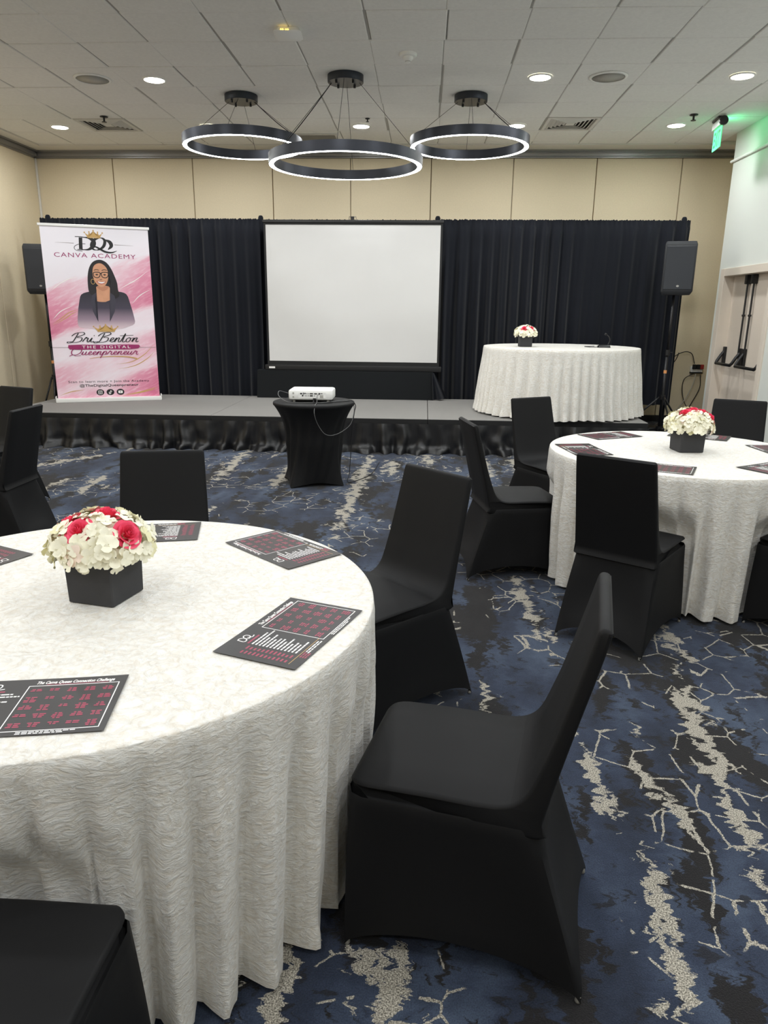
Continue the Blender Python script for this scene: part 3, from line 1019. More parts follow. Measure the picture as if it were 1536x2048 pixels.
# ------------------------------------------------------------------ box under the screen, projection screen
t = thing('draped_box', 'long low box in a plain black cloth under the projection screen', 'draped table', (-1.06, 9.79, SZ))
x0, x1, y0, y1 = -1.18, 1.17, -0.10, 0.075
rows = []
hB = 0.365
for k in range(8):
    t_ = k / 7
    row = []
    pts = rrect((x1 - x0) / 2 + 0.012 * t_, (y1 - y0) / 2 + 0.008 * t_, 0.012, 2)
    for i, (x, y) in enumerate(pts):
        row.append((x, y, hB * (1 - t_) + 0.002))
    rows.append(row)
b = BM(); vr = grid(b, rows, closed=True); b.faces.new(vr[0])
sharp(obj('cloth', b, 'box_cloth', t))
b = BM()
rows = []
for k in range(9):
    t_ = k / 8
    row = []
    for i in range(15):
        s_ = i / 14
        row.append((1.16 + 0.03 * s_ + 0.16 * t_ * s_ + 0.02 * t_, -0.10 + 0.045 * math.sin(s_ * 9) * t_ - 0.02 * t_ + 0.05 * s_, (hB - 0.012) * (1 - t_) + 0.004 + 0.03 * t_ * s_))
    rows.append(row)
grid(b, rows)
obj('gathered_cloth_end', b, 'drape', t, smooth=True)

t = thing('projection_screen', 'white pull-up projection screen in a black frame, centre of the stage', 'projection screen', (-0.955, 9.77, SZ + 0.369))
zt = 2.621 - SZ - 0.369; zc0 = 0.07
hw = 1.145
b = BM(); box(b, -1.175, 1.175, -0.045, 0.045, 0.0, zc0, bev=0.012, seg=2); sharp(obj('case', b, 'black_metal', t))
b = BM(); box(b, -1.12, -1.04, -0.0465, -0.0455, 0.022, 0.045); obj('case_label', b, 'ink_white', t)
b = BM()
rows = []
for k in range(13):
    z = zc0 + (zt - zc0 - 0.02) * k / 12
    rows.append([((-hw + 2 * hw * i / 16), 0.006 * math.sin(i * 0.7 + k * 0.35) * math.sin(PI * i / 16) * math.sin(PI * k / 12), z) for i in range(17)])
grid(b, rows); obj('black_border', b, 'rubber', t, smooth=True)
b = BM()
rows = []
zl, zh = 0.867 - SZ - 0.369, zt - 0.05
for k in range(13):
    z = zl + (zh - zl) * k / 12
    kk = (z - zc0) / (zt - zc0 - 0.02) * 12
    rows.append([((-1.118 + 2 * 1.118 * i / 16), 0.006 * math.sin((i) * 0.7 + kk * 0.35) * math.sin(PI * i / 16) * math.sin(PI * kk / 12) - 0.003, z) for i in range(17)])
grid(b, rows); obj('white_fabric', b, 'screen', t, smooth=True)
b = BM(); box(b, -hw - 0.012, hw + 0.012, -0.014, 0.014, zt - 0.025, zt + 0.01, bev=0.005); sharp(obj('top_bar', b, 'black_metal', t))
b = BM(); tube(b, [(0, 0.03, zc0 * 0.5), (0, 0.03, zt + 0.05)], 0.012, 8); obj('support_post', b, 'black_metal', t)
b = BM(); tube(b, [(-0.045, 0.0, zt + 0.011), (-0.045, 0.0, zt + 0.045), (0.045, 0.0, zt + 0.045), (0.045, 0.0, zt + 0.011)], 0.004, 6); box(b, -0.02, 0.02, -0.012, 0.02, zt + 0.012, zt + 0.05); obj('hook', b, 'black_metal', t)

# ------------------------------------------------------------------ loudspeakers and stands
def loudspeaker(label, x, y, z, rot):
    t = thing('loudspeaker', label, 'loudspeaker', (x, y, z), rot, 'loudspeakers on stands')
    secs = []
    for zz, hx, fy, by in ((0.0, 0.155, -0.12, 0.1), (0.035, 0.175, -0.15, 0.14), (0.05, 0.178, -0.155, 0.15), (0.57, 0.178, -0.155, 0.15), (0.585, 0.175, -0.15, 0.14), (0.61, 0.165, -0.14, 0.1)):
        pts = [(-hx, fy + 0.012, zz), (-hx + 0.012, fy, zz), (hx - 0.012, fy, zz), (hx, fy + 0.012, zz), (hx, fy + 0.1, zz), (hx * 0.62, by, zz), (-hx * 0.62, by, zz), (-hx, fy + 0.1, zz)]
        secs.append(pts)
    b = BM(); loft(b, secs); sharp(obj('cabinet', b, 'speaker_case', t), 30)
    b = BM(); box(b, -0.16, 0.16, -0.164, -0.1555, 0.06, 0.555, bev=0.004); obj('grille', b, 'speaker', t)
    b = BM(); lathe(b, [(0.0, -0.003), (0.016, -0.003), (0.016, 0.003), (0, 0.003)], 14, cap=False)
    for v in b.verts: v.co = Vector((v.co.x, v.co.z - 0.166, v.co.y * 0.7 + 0.10))
    obj('badge', b, 'plastic_grey', t)
    return t
def stand(label, x, y, top, rad, angs, zu=0.5):
    t = thing('speaker_stand', label, 'speaker stand', (x, y, 0), 0, 'tripod speaker stands')
    b = BM(); tube(b, [(0, 0, 0.045), (0, 0, 1.05)], 0.019, 12); obj('lower_pole', b, 'black_metal', t, smooth=True)
    b = BM(); tube(b, [(0, 0, 1.05), (0, 0, top - 0.001)], 0.0155, 12); obj('upper_pole', b, 'black_metal', t, smooth=True)
    b = BM(); lathe(b, [(0.0155, 1.02), (0.03, 1.02), (0.03, 1.09), (0.0155, 1.09)], 14, cap=False); tube(b, [(0.02, 0, 1.055), (0.06, 0, 1.055)], 0.009, 8); sharp(obj('height_clamp', b, 'black_metal', t))
    b = BM(); lathe(b, [(0.019, zu - 0.03), (0.036, zu - 0.03), (0.036, zu + 0.03), (0.019, zu + 0.03)], 14, cap=False); sharp(obj('upper_collar', b, 'black_metal', t))
    b = BM(); lathe(b, [(0.019, 0.05), (0.04, 0.05), (0.04, 0.13), (0.019, 0.13)], 14, cap=False); sharp(obj('lower_collar', b, 'black_metal', t))
    b = BM(); lathe(b, [(0.0197, 0.80), (0.0197, 0.84)], 14, cap=False); obj('orange_tape', b, 'orange', t)
    for a in angs:
        d = Vector((math.cos(R(a)), math.sin(R(a)), 0))
        b = BM(); tube(b, [d * 0.036 + Vector((0, 0, 0.09)), d * rad * 0.5 + Vector((0, 0, 0.085)), d * rad + Vector((0, 0, 0.03))], 0.017, 8)
        lg = obj('leg', b, 'black_metal', t, smooth=True)
        b = BM(); lathe(b, [(0, 0.001), (0.02, 0.001), (0.02, 0.055), (0, 0.058)], 10, c=(d.x * rad, d.y * rad, 0), cap=False); sharp(obj('rubber_foot', b, 'rubber', lg))
        b = BM(); tube(b, [d * 0.034 + Vector((0, 0, zu)), d * rad * 0.93 + Vector((0, 0, 0.052))], 0.012, 8); obj('brace', b, 'black_metal', t, smooth=True)
    return t
stand('black tripod speaker stand on the right, between stage end and white wall', 3.03, 9.42, 1.745, 0.52, (152, 275, 35))
loudspeaker('black loudspeaker raised on the right stand, beside the white wall', 3.04, 9.41, 1.745, R(-12))
stand('black tripod speaker stand on the left, mostly hidden behind the pink banner', -4.985, 9.62, 1.69, 0.24, (205, 285, 95), 0.62)
loudspeaker('black loudspeaker on the left, half hidden behind the pink banner', -4.985, 9.61, 1.69, R(14))

# ------------------------------------------------------------------ roll-up banner
BA = Vector((-4.568, 8.817, SZ))
brot = math.atan2(0.482, 1.143)
ban = thing('rollup_banner', 'tall pink and white roll-up banner with a printed portrait, on the stage left', 'banner', BA, brot)
BW = 1.24
b = BM(); box(b, -0.012, BW + 0.012, -0.05, 0.06, 0.0, 0.05, bev=0.012, seg=2); sharp(obj('base_cassette', b, 'silver', ban))
for x in (-0.014, BW + 0.002):
    b = BM(); box(b, x, x + 0.012, -0.045, 0.055, 0.0505, 0.075, bev=0.002); obj('end_cap', b, 'silver', ban)
b = BM(); box(b, -0.008, BW + 0.004, -0.016, 0.012, 2.07, 2.10, bev=0.004); sharp(obj('top_rail', b, 'silver', ban))
b = BM(); tube(b, [(0.62, 0.04, 0.05), (0.62, 0.04, 2.08)], 0.010, 8); obj('support_pole', b, 'track', ban)
b = BM(); box(b, 0.012, BW - 0.012, -0.0015, 0.0015, 0.045, 2.075)
sheet = obj('printed_sheet', b, 'banner', ban)
LAYER = [0]
def lay(n):
    return -0.0018 - 0.0004 * n
def flat(name, polys, m, n, parent=None):
    """flat printed shape(s) on the sheet: lists of (u, v)"""
    b = BM()
    for k, pl_ in enumerate(polys):
        vs = [b.verts.new((u, lay(n) - k * 0.00001, v)) for u, v in pl_]
        f = b.faces.new(vs)
    bmesh.ops.triangulate(b, faces=b.faces)
    return obj(name, b, m, parent or sheet)
def text(name, s, u0, u1, base, cap, m, n, bold=0.0, shear=0.0, spacing=1.0, bm_=None):
    vs, fs, wd = text_pts(s, bold, shear, spacing)
    sx = (u1 - u0) / wd
    b = bm_ or BM()
    bv = [b.verts.new((u0 + x * sx, lay(n), base + y * cap)) for x, y in vs]
    for f in fs:
        try: b.faces.new([bv[i] for i in f])
        except ValueError: pass
    if bm_ is None:
        return obj(name, b, m, sheet)
def ribbon(b, pts, w0, n, wf=None, close=False, sm=6):
    """pen stroke: polyline (u, v) drawn with a width (function of 0..1)"""
    p = cr_spline([(x, y, 0) for x, y in pts], sm, close)
    if close: p.append(p[0].copy())
    N = len(p)
    L_, R_ = [], []
    for i, q in enumerate(p):
        a = p[max(0, i - 1)]; c = p[min(N - 1, i + 1)]
        if close and i in (0, N - 1): a = p[N - 2]; c = p[1]
        d = (c - a)
        d = d.normalized() if d.length > 1e-9 else Vector((1, 0, 0))
        nn = Vector((-d.y, d.x, 0))
        wd = w0 * (wf(i / (N - 1), d) if wf else 1.0) / 2
        L_.append(q + nn * wd); R_.append(q - nn * wd)
    lv = [b.verts.new((q.x, lay(n), q.y)) for q in L_]
    rv = [b.verts.new((q.x, lay(n), q.y)) for q in R_]
    for i in range(N - 1):
        b.faces.new((lv[i], lv[i + 1], rv[i + 1], rv[i]))
def pen(t, d):          # thick on the downstroke
    return 0.45 + 0.75 * abs(d.y)
def spl(pts, n=6):
    return [(p.x, p.y) for p in cr_spline([(x, y, 0) for x, y in pts], n, True)]
# monogram
b = BM()
ribbon(b, [(0.452, 1.955), (0.448, 1.90), (0.444, 1.822)], 0.04, 1)
ribbon(b, [(0.39, 1.962), (0.46, 1.962), (0.55, 1.95)], 0.008, 1)
ribbon(b, [(0.405, 1.818), (0.47, 1.816), (0.53, 1.822)], 0.008, 1)
ribbon(b, [(0.46, 1.960), (0.54, 1.952), (0.592, 1.92), (0.585, 1.865), (0.53, 1.822), (0.45, 1.818)], 0.05, 1, lambda t, d: 0.15 + 0.85 * math.sin(PI * t) ** 2)
ribbon(b, [(0.655, 1.956), (0.60, 1.93), (0.566, 1.87), (0.585, 1.826), (0.64, 1.822), (0.70, 1.86), (0.722, 1.92), (0.70, 1.953)], 0.034, 2, lambda t, d: 0.2 + 0.8 * abs(math.sin(PI * t * 2 + 0.3)), True)
ribbon(b, [(0.72, 1.94), (0.775, 1.915), (0.79, 1.87), (0.75, 1.826)], 0.045, 1, lambda t, d: 0.15 + 0.85 * math.sin(PI * t))
ribbon(b, [(0.585, 1.838), (0.61, 1.855), (0.66, 1.83), (0.72, 1.80), (0.79, 1.795), (0.85, 1.815)], 0.022, 2, lambda t, d: 0.2 + 0.9 * math.sin(PI * t))
ribbon(b, [(0.50, 1.885), (0.43, 1.88), (0.375, 1.85), (0.385, 1.812), (0.46, 1.80)], 0.006, 2)
obj('monogram', b, 'ink_black', sheet)
b = BM()
ribbon(b, [(0.164, 1.889), (0.26, 1.889), (0.37, 1.887)], 0.006, 1, lambda t, d: 0.2 + t)
ribbon(b, [(0.827, 1.885), (0.93, 1.883), (1.049, 1.881)], 0.006, 1, lambda t, d: 1.2 - t)
obj('rule_lines', b, 'ink_grey', sheet)
def crown(cx, v0, wd, ht, n):
    pts = [(-0.5, 0.72), (-0.36, 0.12), (0.36, 0.12), (0.5, 0.72), (0.31, 0.42), (0.24, 0.80), (0.12, 0.45), (0.0, 1.0), (-0.12, 0.45), (-0.24, 0.80), (-0.31, 0.42)]
    polys = [[(cx + x * wd, v0 + y * ht) for x, y in pts]]
    for x, y in ((-0.5, 0.76), (-0.24, 0.84), (0, 1.05), (0.24, 0.84), (0.5, 0.76)):
        polys.append([(cx + x * wd + 0.009 * math.cos(k * PI / 4), v0 + y * ht + 0.009 * math.sin(k * PI / 4)) for k in range(8)])
    polys.append([(cx - 0.36 * wd, v0), (cx + 0.36 * wd, v0), (cx + 0.36 * wd, v0 + 0.1 * ht), (cx - 0.36 * wd, v0 + 0.1 * ht)])
    flat('crown', polys, 'ink_gold', n)
crown(0.60, 1.952, 0.2, 0.082, 2)
text('heading', 'CANVA ACADEMY', 0.14, 1.063, 1.728, 0.05, 'ink_magenta', 1, 0.0, 0, 1.12)
# printed portrait
flat('hair', [spl([(0.50, 1.30), (0.485, 1.40), (0.492, 1.52), (0.52, 1.62), (0.57, 1.685), (0.645, 1.708), (0.715, 1.68), (0.765, 1.61), (0.80, 1.52), (0.822, 1.44), (0.826, 1.36), (0.84, 1.30), (0.78, 1.24), (0.72, 1.22), (0.60, 1.22), (0.53, 1.26)], 4)], 'hair', 3)
flat('jacket', [spl([(0.40, 1.30), (0.50, 1.335), (0.58, 1.34), (0.72, 1.335), (0.83, 1.34), (0.92, 1.31), (0.955, 1.20), (0.985, 1.06), (0.99, 0.96), (0.90, 0.92), (0.84, 0.90), (0.65, 0.875), (0.45, 0.90), (0.38, 0.905), (0.33, 0.93), (0.335, 1.05), (0.365, 1.2)], 3)], 'jacket', 4)
flat('neckline', [spl([(0.588, 1.40), (0.72, 1.40), (0.728, 1.33), (0.718, 1.235), (0.64, 1.215), (0.555, 1.235), (0.57, 1.33)], 4)], 'skin', 5)
flat('chin_shade', [spl([(0.59, 1.40), (0.715, 1.40), (0.70, 1.365), (0.65, 1.345), (0.60, 1.37)], 4)], 'skin_dark', 6)
flat('shirt', [[(0.545, 1.23), (0.60, 1.212), (0.66, 1.212), (0.716, 1.235), (0.708, 1.10), (0.69, 0.98), (0.57, 0.975), (0.55, 1.1)]], 'jacket', 6)
flat('hair_lock', [spl([(0.72, 1.62), (0.77, 1.55), (0.805, 1.45), (0.826, 1.36), (0.835, 1.29), (0.77, 1.25), (0.725, 1.27), (0.735, 1.36), (0.745, 1.47)], 4), spl([(0.55, 1.60), (0.51, 1.55), (0.488, 1.45), (0.485, 1.37), (0.50, 1.31), (0.55, 1.29), (0.575, 1.33), (0.572, 1.42), (0.55, 1.5)], 4)], 'hair', 7)
flat('lapel', [[(0.575, 1.33), (0.548, 1.23), (0.548, 1.08), (0.565, 0.98), (0.515, 1.1), (0.505, 1.22), (0.52, 1.29)], [(0.728, 1.33), (0.722, 1.23), (0.712, 1.08), (0.70, 0.98), (0.765, 1.1), (0.79, 1.22), (0.78, 1.29)]], 'jacket_lapel', 8)
flat('face', [spl([(0.635, 1.39), (0.585, 1.425), (0.556, 1.49), (0.55, 1.56), (0.566, 1.625), (0.605, 1.66), (0.66, 1.664), (0.71, 1.62), (0.726, 1.56), (0.722, 1.49), (0.69, 1.42)], 4)], 'skin', 9)
b = BM()
for cx in (0.596, 0.688):
    ribbon(b, [(cx - 0.036, 1.555), (cx - 0.034, 1.515), (cx - 0.012, 1.501), (cx + 0.018, 1.503), (cx + 0.036, 1.525), (cx + 0.037, 1.557), (cx, 1.563)], 0.009, 11, None, True)
ribbon(b, [(0.632, 1.547), (0.642, 1.551), (0.652, 1.547)], 0.008, 11)
for cx in (0.596, 0.686):
    ribbon(b, [(cx - 0.03, 1.583), (cx, 1.594), (cx + 0.03, 1.586)], 0.007, 11)
    ribbon(b, [(cx - 0.016, 1.532), (cx, 1.539), (cx + 0.016, 1.532)], 0.008, 11)
    ribbon(b, [(cx - 0.006, 1.530), (cx + 0.006, 1.530)], 0.010, 11)
ribbon(b, [(0.624, 1.482), (0.638, 1.476), (0.652, 1.483)], 0.005, 11)
obj('glasses', b, 'ink_black', sheet)
flat('mouth', [spl([(0.588, 1.459), (0.64, 1.452), (0.694, 1.457), (0.668, 1.432), (0.64, 1.424), (0.612, 1.433)], 4)], 'lips', 10)
flat('teeth', [spl([(0.60, 1.455), (0.64, 1.449), (0.684, 1.453), (0.662, 1.437), (0.64, 1.433), (0.616, 1.439)], 4)], 'ink_white', 11)
b = BM(); ribbon(b, [(0.545 + 0.021 * math.cos(a * PI / 4), 1.452 + 0.029 * math.sin(a * PI / 4)) for a in range(8)], 0.005, 11, None, True); obj('earring', b, 'ink_gold', sheet)
# pale streaks and gold sweeps
b = BM()
for p in ([(0.04, 0.945), (0.15, 1.02), (0.25, 1.09), (0.345, 1.122)], [(0.05, 0.935), (0.18, 1.01), (0.27, 1.07), (0.35, 1.105)], [(0.73, 0.46), (0.92, 0.49), (1.08, 0.58), (1.2, 0.70)], [(0.76, 0.40), (0.95, 0.44), (1.1, 0.52), (1.21, 0.62)], [(0.04, 0.085), (0.18, 0.13), (0.33, 0.147)], [(0.75, 0.06), (0.95, 0.09), (1.1, 0.12), (1.21, 0.145)], [(0.77, 0.075), (0.98, 0.105), (1.12, 0.14), (1.215, 0.165)]):
    ribbon(b, p, 0.010, 1, lambda t, d: math.sin(PI * min(1, max(0.05, t))))
obj('gold_sweeps', b, 'ink_gold', sheet)
b = BM()
for p in ([(0.06, 1.33), (0.17, 1.42), (0.28, 1.48), (0.37, 1.50)], [(0.84, 1.37), (0.95, 1.43), (1.07, 1.50), (1.2, 1.60)], [(0.98, 1.20), (1.08, 1.30), (1.22, 1.38)], [(0.05, 1.0), (0.15, 1.1), (0.3, 1.17)]):
    ribbon(b, p, 0.009, 1, lambda t, d: math.sin(PI * min(1, max(0.05, t))))
obj('white_sweeps', b, 'ink_white', sheet)
crown(0.645, 0.857, 0.28, 0.085, 12)
# script lettering drawn as pen strokes
GL = {
    'r': ([[(0, .1), (.25, .95), (.36, 1.08), (.42, .86), (.62, .88), (.58, .35), (.72, .0), (.95, .18)]], .85),
    'i': ([[(0, .1), (.28, .95), (.22, .25), (.38, 0), (.65, .18)], [(.40, 1.42), (.47, 1.52)]], .6),
    'e': ([[(0, .18), (.34, .42), (.55, .78), (.40, 1.0), (.2, .75), (.18, .3), (.4, 0), (.75, .2)]], .7),
    'n': ([[(0, .1), (.2, .95), (.17, .5), (.13, 0)], [(.15, .35), (.42, .92), (.62, .88), (.58, .3), (.70, 0), (.95, .18)]], .9),
    't': ([[(0, .1), (.35, 1.95), (.26, .3), (.42, 0), (.68, .18)], [(-.35, 1.42), (.3, 1.5), (1.5, 1.55)]], .62),
    'o': ([[(.45, 1.0), (.15, .7), (.13, .22), (.38, 0), (.64, .3), (.62, .8), (.42, 1.0), (.72, .85), (.98, .92)]], .92),
    'u': ([[(0, .1), (.2, .95), (.13, .3), (.28, 0), (.55, .3), (.68, .95), (.60, .3), (.74, 0), (.98, .18)]], .92),
    'p': ([[(0, .1), (.2, .95), (.1, 0), (-.05, -.95)], [(.14, .5), (.42, 1.0), (.64, .72), (.54, .12), (.25, .05)], [(.45, .06), (.85, .18)]], .82),
    'B': ([[(.62, 2.0), (.45, 1.0), (.25, .1), (-.25, -.22), (-.45, .02), (.1, .1)], [(-.15, 1.35), (.3, 2.0), (1.2, 2.2), (1.45, 1.75), (.62, 1.12), (1.3, .95), (1.25, .2), (.5, -.1), (.0, .05)]], 1.55),
    'Q': ([[(1.2, 2.0), (.5, 1.9), (.1, 1.1), (.3, .2), (.9, 0), (1.5, .6), (1.55, 1.5), (1.1, 2.05), (.6, 1.75)], [(.0, -.35), (.5, .05), (1.0, -.3), (1.75, -.2)]], 1.75),
    ' ': ([], .55),
}
def script(name, s, u0, u1, base, xh, m, n, wd, shear=0.42):
    total = sum(GL[c_][1] for c_ in s)
    k = (u1 - u0) / total
    b = BM()
    x = 0
    for c_ in s:
        st, adv = GL[c_]
        for stroke in st:
            ribbon(b, [(u0 + (x + px) * k + py * xh * shear, base + py * xh) for px, py in stroke], wd, n, pen, False, 5)
        x += adv
    obj(name, b, m, sheet)
script('script_name', 'Bri Benton', 0.225, 1.01, 0.735, 0.053, 'ink_black', 14, 0.0105)
flat('brush_band', [[(0.195, 0.699), (0.32, 0.704), (0.6, 0.701), (0.9, 0.704), (1.02, 0.699), (1.035, 0.68), (1.01, 0.655), (0.9, 0.643), (0.6, 0.645), (0.3, 0.642), (0.205, 0.646), (0.188, 0.67)]], 'ink_magenta', 12)
text('band_words', 'THE DIGITAL', 0.348, 0.915, 0.658, 0.033, 'ink_white', 13, 0.0, 0, 1.35)
script('script_title', 'Queenpreneur', 0.20, 0.995, 0.58, 0.042, 'ink_magenta', 14, 0.010)
b = BM(); ribbon(b, [(0.425, 0.533), (0.55, 0.552), (0.72, 0.558), (0.88, 0.55), (0.986, 0.528)], 0.011, 12, lambda t, d: 0.35 + t); obj('underline', b, 'ink_gold', sheet)
b = BM(); ribbon(b, [(0.015, 0.671), (0.6, 0.669), (1.226, 0.666)], 0.004, 11); obj('seam', b, 'ink_grey', sheet)
text('caption', 'Scan to learn more + Join the Academy', 0.149, 1.11, 0.237, 0.026, 'ink_black', 2, 0.004, 0, 1.12)
text('handle_words', '@TheDigitalQueenpreneur', 0.277, 0.978, 0.186, 0.031, 'ink_black', 2, 0.012)
for k, cx in enumerate((0.511, 0.631, 0.752)):
    ic = flat('social_icon', [[(cx + 0.046 * math.cos(a * PI / 16), 0.113 + 0.038 * math.sin(a * PI / 16)) for a in range(32)]], 'ink_black', 3)
    b = BM()
    if k == 0:
        ribbon(b, [(cx + x, 0.113 + y) for x, y in rrect(0.022, 0.02, 0.008, 2)], 0.005, 5, None, True, 2)
        ribbon(b, [(cx + 0.010 * math.cos(a * PI / 4), 0.113 + 0.009 * math.sin(a * PI / 4)) for a in range(8)], 0.004, 5, None, True, 2)
        ribbon(b, [(cx + 0.012, 0.124), (cx + 0.016, 0.124)], 0.004, 5)
    elif k == 1:
        ribbon(b, [(cx + 0.004, 0.135), (cx + 0.004, 0.102), (cx - 0.004, 0.092), (cx - 0.015, 0.097), (cx - 0.014, 0.111), (cx - 0.004, 0.114)], 0.007, 5)
        ribbon(b, [(cx + 0.004, 0.135), (cx + 0.010, 0.126), (cx + 0.02, 0.122)], 0.007, 5)
    else:
        vs = [b.verts.new((cx + x, lay(5), 0.113 + y)) for x, y in rrect(0.026, 0.017, 0.007, 3)]
        b.faces.new(vs)
        vs = [b.verts.new((cx + x, lay(6), 0.113 + y)) for x, y in ((-0.007, 0.009), (-0.007, -0.009), (0.010, 0))]
        f = b.faces.new(vs)
    # join to the sheet's layer of white ink
    obj('icon_mark', b, 'ink_white', sheet)
flat('play_mark', [[(0.746, 0.121), (0.746, 0.105), (0.761, 0.113)]], 'ink_black', 7)

# ------------------------------------------------------------------ covered chairs
def chair_proto():
    t = thing('banquet_chair', 'x', 'chair')
    hs, hr, hf, hb = 0.190, 0.216, 0.216, 0.181
    # seat and backrest: one stretched side outline, rounded over at both sides
    raw = [(-.184, .40), (.04, .40), (.245, .401), (.262, .408), (.2655, .425), (.262, .443), (.25, .4555), (.225, .4615), (.15, .465), (.06, .467), (-.02, .4665), (-.06, .467), (-.092, .470), (-.120, .479), (-.142, .496), (-.158, .520), (-.170, .550), (-.182, .585), (-.200, .64), (-.222, .72), (-.243, .80), (-.262, .875), (-.268, .898), (-.272, .907), (-.279, .911), (-.289, .910), (-.296, .904), (-.2965, .893), (-.275, .80), (-.250, .70), (-.226, .60), (-.2075, .52), (-.197, .47), (-.190, .435)]
    K = 3
    out = [(p.x, p.y) for p in cr_spline([(y, z, 0) for y, z in raw], K, True)]
    n = len(out)
    nor = []
    for i in range(n):
        d = Vector((out[(i + 1) % n][0] - out[i - 1][0], out[(i + 1) % n][1] - out[i - 1][1])).normalized()
        nor.append(Vector((-d.y, d.x)))        # inward for this winding
    def half(y, z):
        w_ = 0.197
        if z > 0.47: w_ -= 0.016 * min(1, (z - 0.47) / 0.44)
        if z > 0.885: w_ -= 0.002 * ((z - 0.885) / 0.026) ** 2
        if y > 0.205: w_ -= 0.052 * (1 - math.sqrt(max(0, 1 - (min(1, (y - 0.205) / 0.0606)) ** 2)))
        return w_
    layers = []
    for fx, ins, edge in ((-1, .0085, 0), (-1, .0045, .0018), (-1, .0014, .005), (-1, 0, .0085), (-.5, 0, 0), (0, 0, 0), (.5, 0, 0), (1, 0, .0085), (1, .0014, .005), (1, .0045, .0018), (1, .0085, 0)):
        lay_ = []
        for i, (y, z) in enumerate(out):
            hw_ = half(y, z)
            x = fx * hw_ if abs(fx) < 1 else fx * (hw_ - edge)
            dome = 0.004 * (1 - (x / hw_) ** 2) if (z > .455 and y > -.09) else 0
            lay_.append((x, y + nor[i].x * ins, z + nor[i].y * ins + dome))
        layers.append(lay_)
    ia, ib = 13 * K, 32 * K                       # where the backrest leaves the seat (front, rear)
    for nm_, idx in (('seat', list(range(ib, n)) + list(range(0, ia + 1))), ('backrest', list(range(ia, ib + 1)))):
        b = BM()
        vr = [[b.verts.new(l_[i]) for i in idx] for l_ in layers]
        for r0, r1 in zip(vr, vr[1:]):
            for i in range(len(idx) - 1):
                b.faces.new((r0[i], r0[i + 1], r1[i + 1], r1[i]))
        for r0 in (vr[0], vr[-1]):
            f = b.faces.new(r0)
            bmesh.ops.triangulate(b, faces=[f])
        sharp(obj(nm_, b, 'spandex', t), 50)
    # stretched skirt down to the four feet
    top = [(hs + 0.0085, 0.2675), (-hs - 0.0085, 0.2675), (-hs - 0.0085, -0.188), (hs + 0.0085, -0.188)]
    feet = [(hf, 0.266), (-hf, 0.266), (-hr, -0.312), (hr, -0.312)]
    top = [top[k] for k in (0, 1, 2, 3)]
    nv, nu = 16, 16
    arch = [0.07, 0.075, 0.08, 0.075]
    pull = [0.02, 0.012, 0.03, 0.012]
    cr_ = 0.018
    def loop(v):
        pts = []
        for k in range(4):
            a, c_ = feet[k], feet[(k + 1) % 4]
            ta, tc_ = top[k], top[(k + 1) % 4]
            p0 = Vector((ta[0] + (a[0] - ta[0]) * v, ta[1] + (a[1] - ta[1]) * v)); p1 = Vector((tc_[0] + (c_[0] - tc_[0]) * v, tc_[1] + (c_[1] - tc_[1]) * v))
            e = (p1 - p0); L_ = e.length; e.normalize(); nr = Vector((e.y, -e.x))
            for i in range(nu + 1):
                u = i / nu
                c9 = cr_ * 0.9 + (0.024 * (1 - v) ** 2)
                uu = (c9 + u * (L_ - 2 * c9)) / L_
                q = p0 + e * (uu * L_)
                w4 = 4 * uu * (1 - uu)
                q = q - nr * (pull[k] * w4 * math.sin(PI * min(1, v * 1.15) * 0.72) ) 
                z0 = 0.418 * (1 - v) + 0.004 * v
                q3 = (q.x, q.y, z0 + arch[k] * (w4 ** 0.65) * v ** 2)
                pts.append(q3)
            # rounded corner
            q = p1
            kk = 0.009 * (1 - v) ** 2
            pts.append((p1.x - (0.0025 + kk) * (1 if p1.x > 0 else -1), p1.y - (0.004 + kk) * (1 if p1.y > 0 else -1), 0.418 * (1 - v) + 0.003 * v))
        return pts
    rows = [[(x * 0.985, 0.04 + (y - 0.04) * 0.985, 0.424) for x, y, z in loop(0)]]
    rows += [loop(k / nv) for k in range(nv + 1)]
    last = rows[-1]
    rows.append([(x * 0.975, 0.01 + (y - 0.01) * 0.975, z + 0.004) for x, y, z in last])
    b = BM(); grid(b, rows, closed=True)
    sharp(obj('stretch_skirt', b, 'spandex', t), 50)
    for x, y in feet:
        b = BM(); lathe(b, [(0.0, 0.0005), (0.006, 0.0005), (0.008, 0.005), (0.006, 0.018), (0, 0.018)], 10, c=(x * 0.955, y * 0.965, 0), cap=False)
        obj('foot', b, 'glide', t, smooth=True)
    return t
chair0 = chair_proto()
CH = [
    (0.139, 1.584, 77.0, 'black covered chair seen side-on at the near table, its seat filling the foreground'),
    (-0.142, 2.634, 133.9, 'black covered chair at the near table just behind the foreground chair'),
    (0.540, 4.261, -78.7, 'black covered chair in profile at the left side of the far right table'),
    (0.946, 5.237, -149.5, 'black covered chair at the back left of the right table, below the white stage table'),
    (1.016, 3.405, -35.6, 'black covered chair seen from behind at the front left of the far right table'),
    (2.239, 5.273, 156.3, 'black covered chair behind the far right table, in front of the taupe doors'),
    (1.987, 3.452, 41.0, 'black covered chair cut off by the right photo edge, at the right table'),
    (-1.104, 2.844, 191.6, 'black covered chair behind the near table and its flowers, facing the camera'),
    (-2.80, 4.46, 89.3, 'black covered chair seen from behind at the left edge, in front of another chair'),
    (-3.351, 5.373, 157.8, 'black covered chair farthest back at the left edge, below the left loudspeaker'),
    (-0.712, 0.812, 0.0, 'black covered chair cut off at the bottom left photo corner, by the near tablecloth'),
]
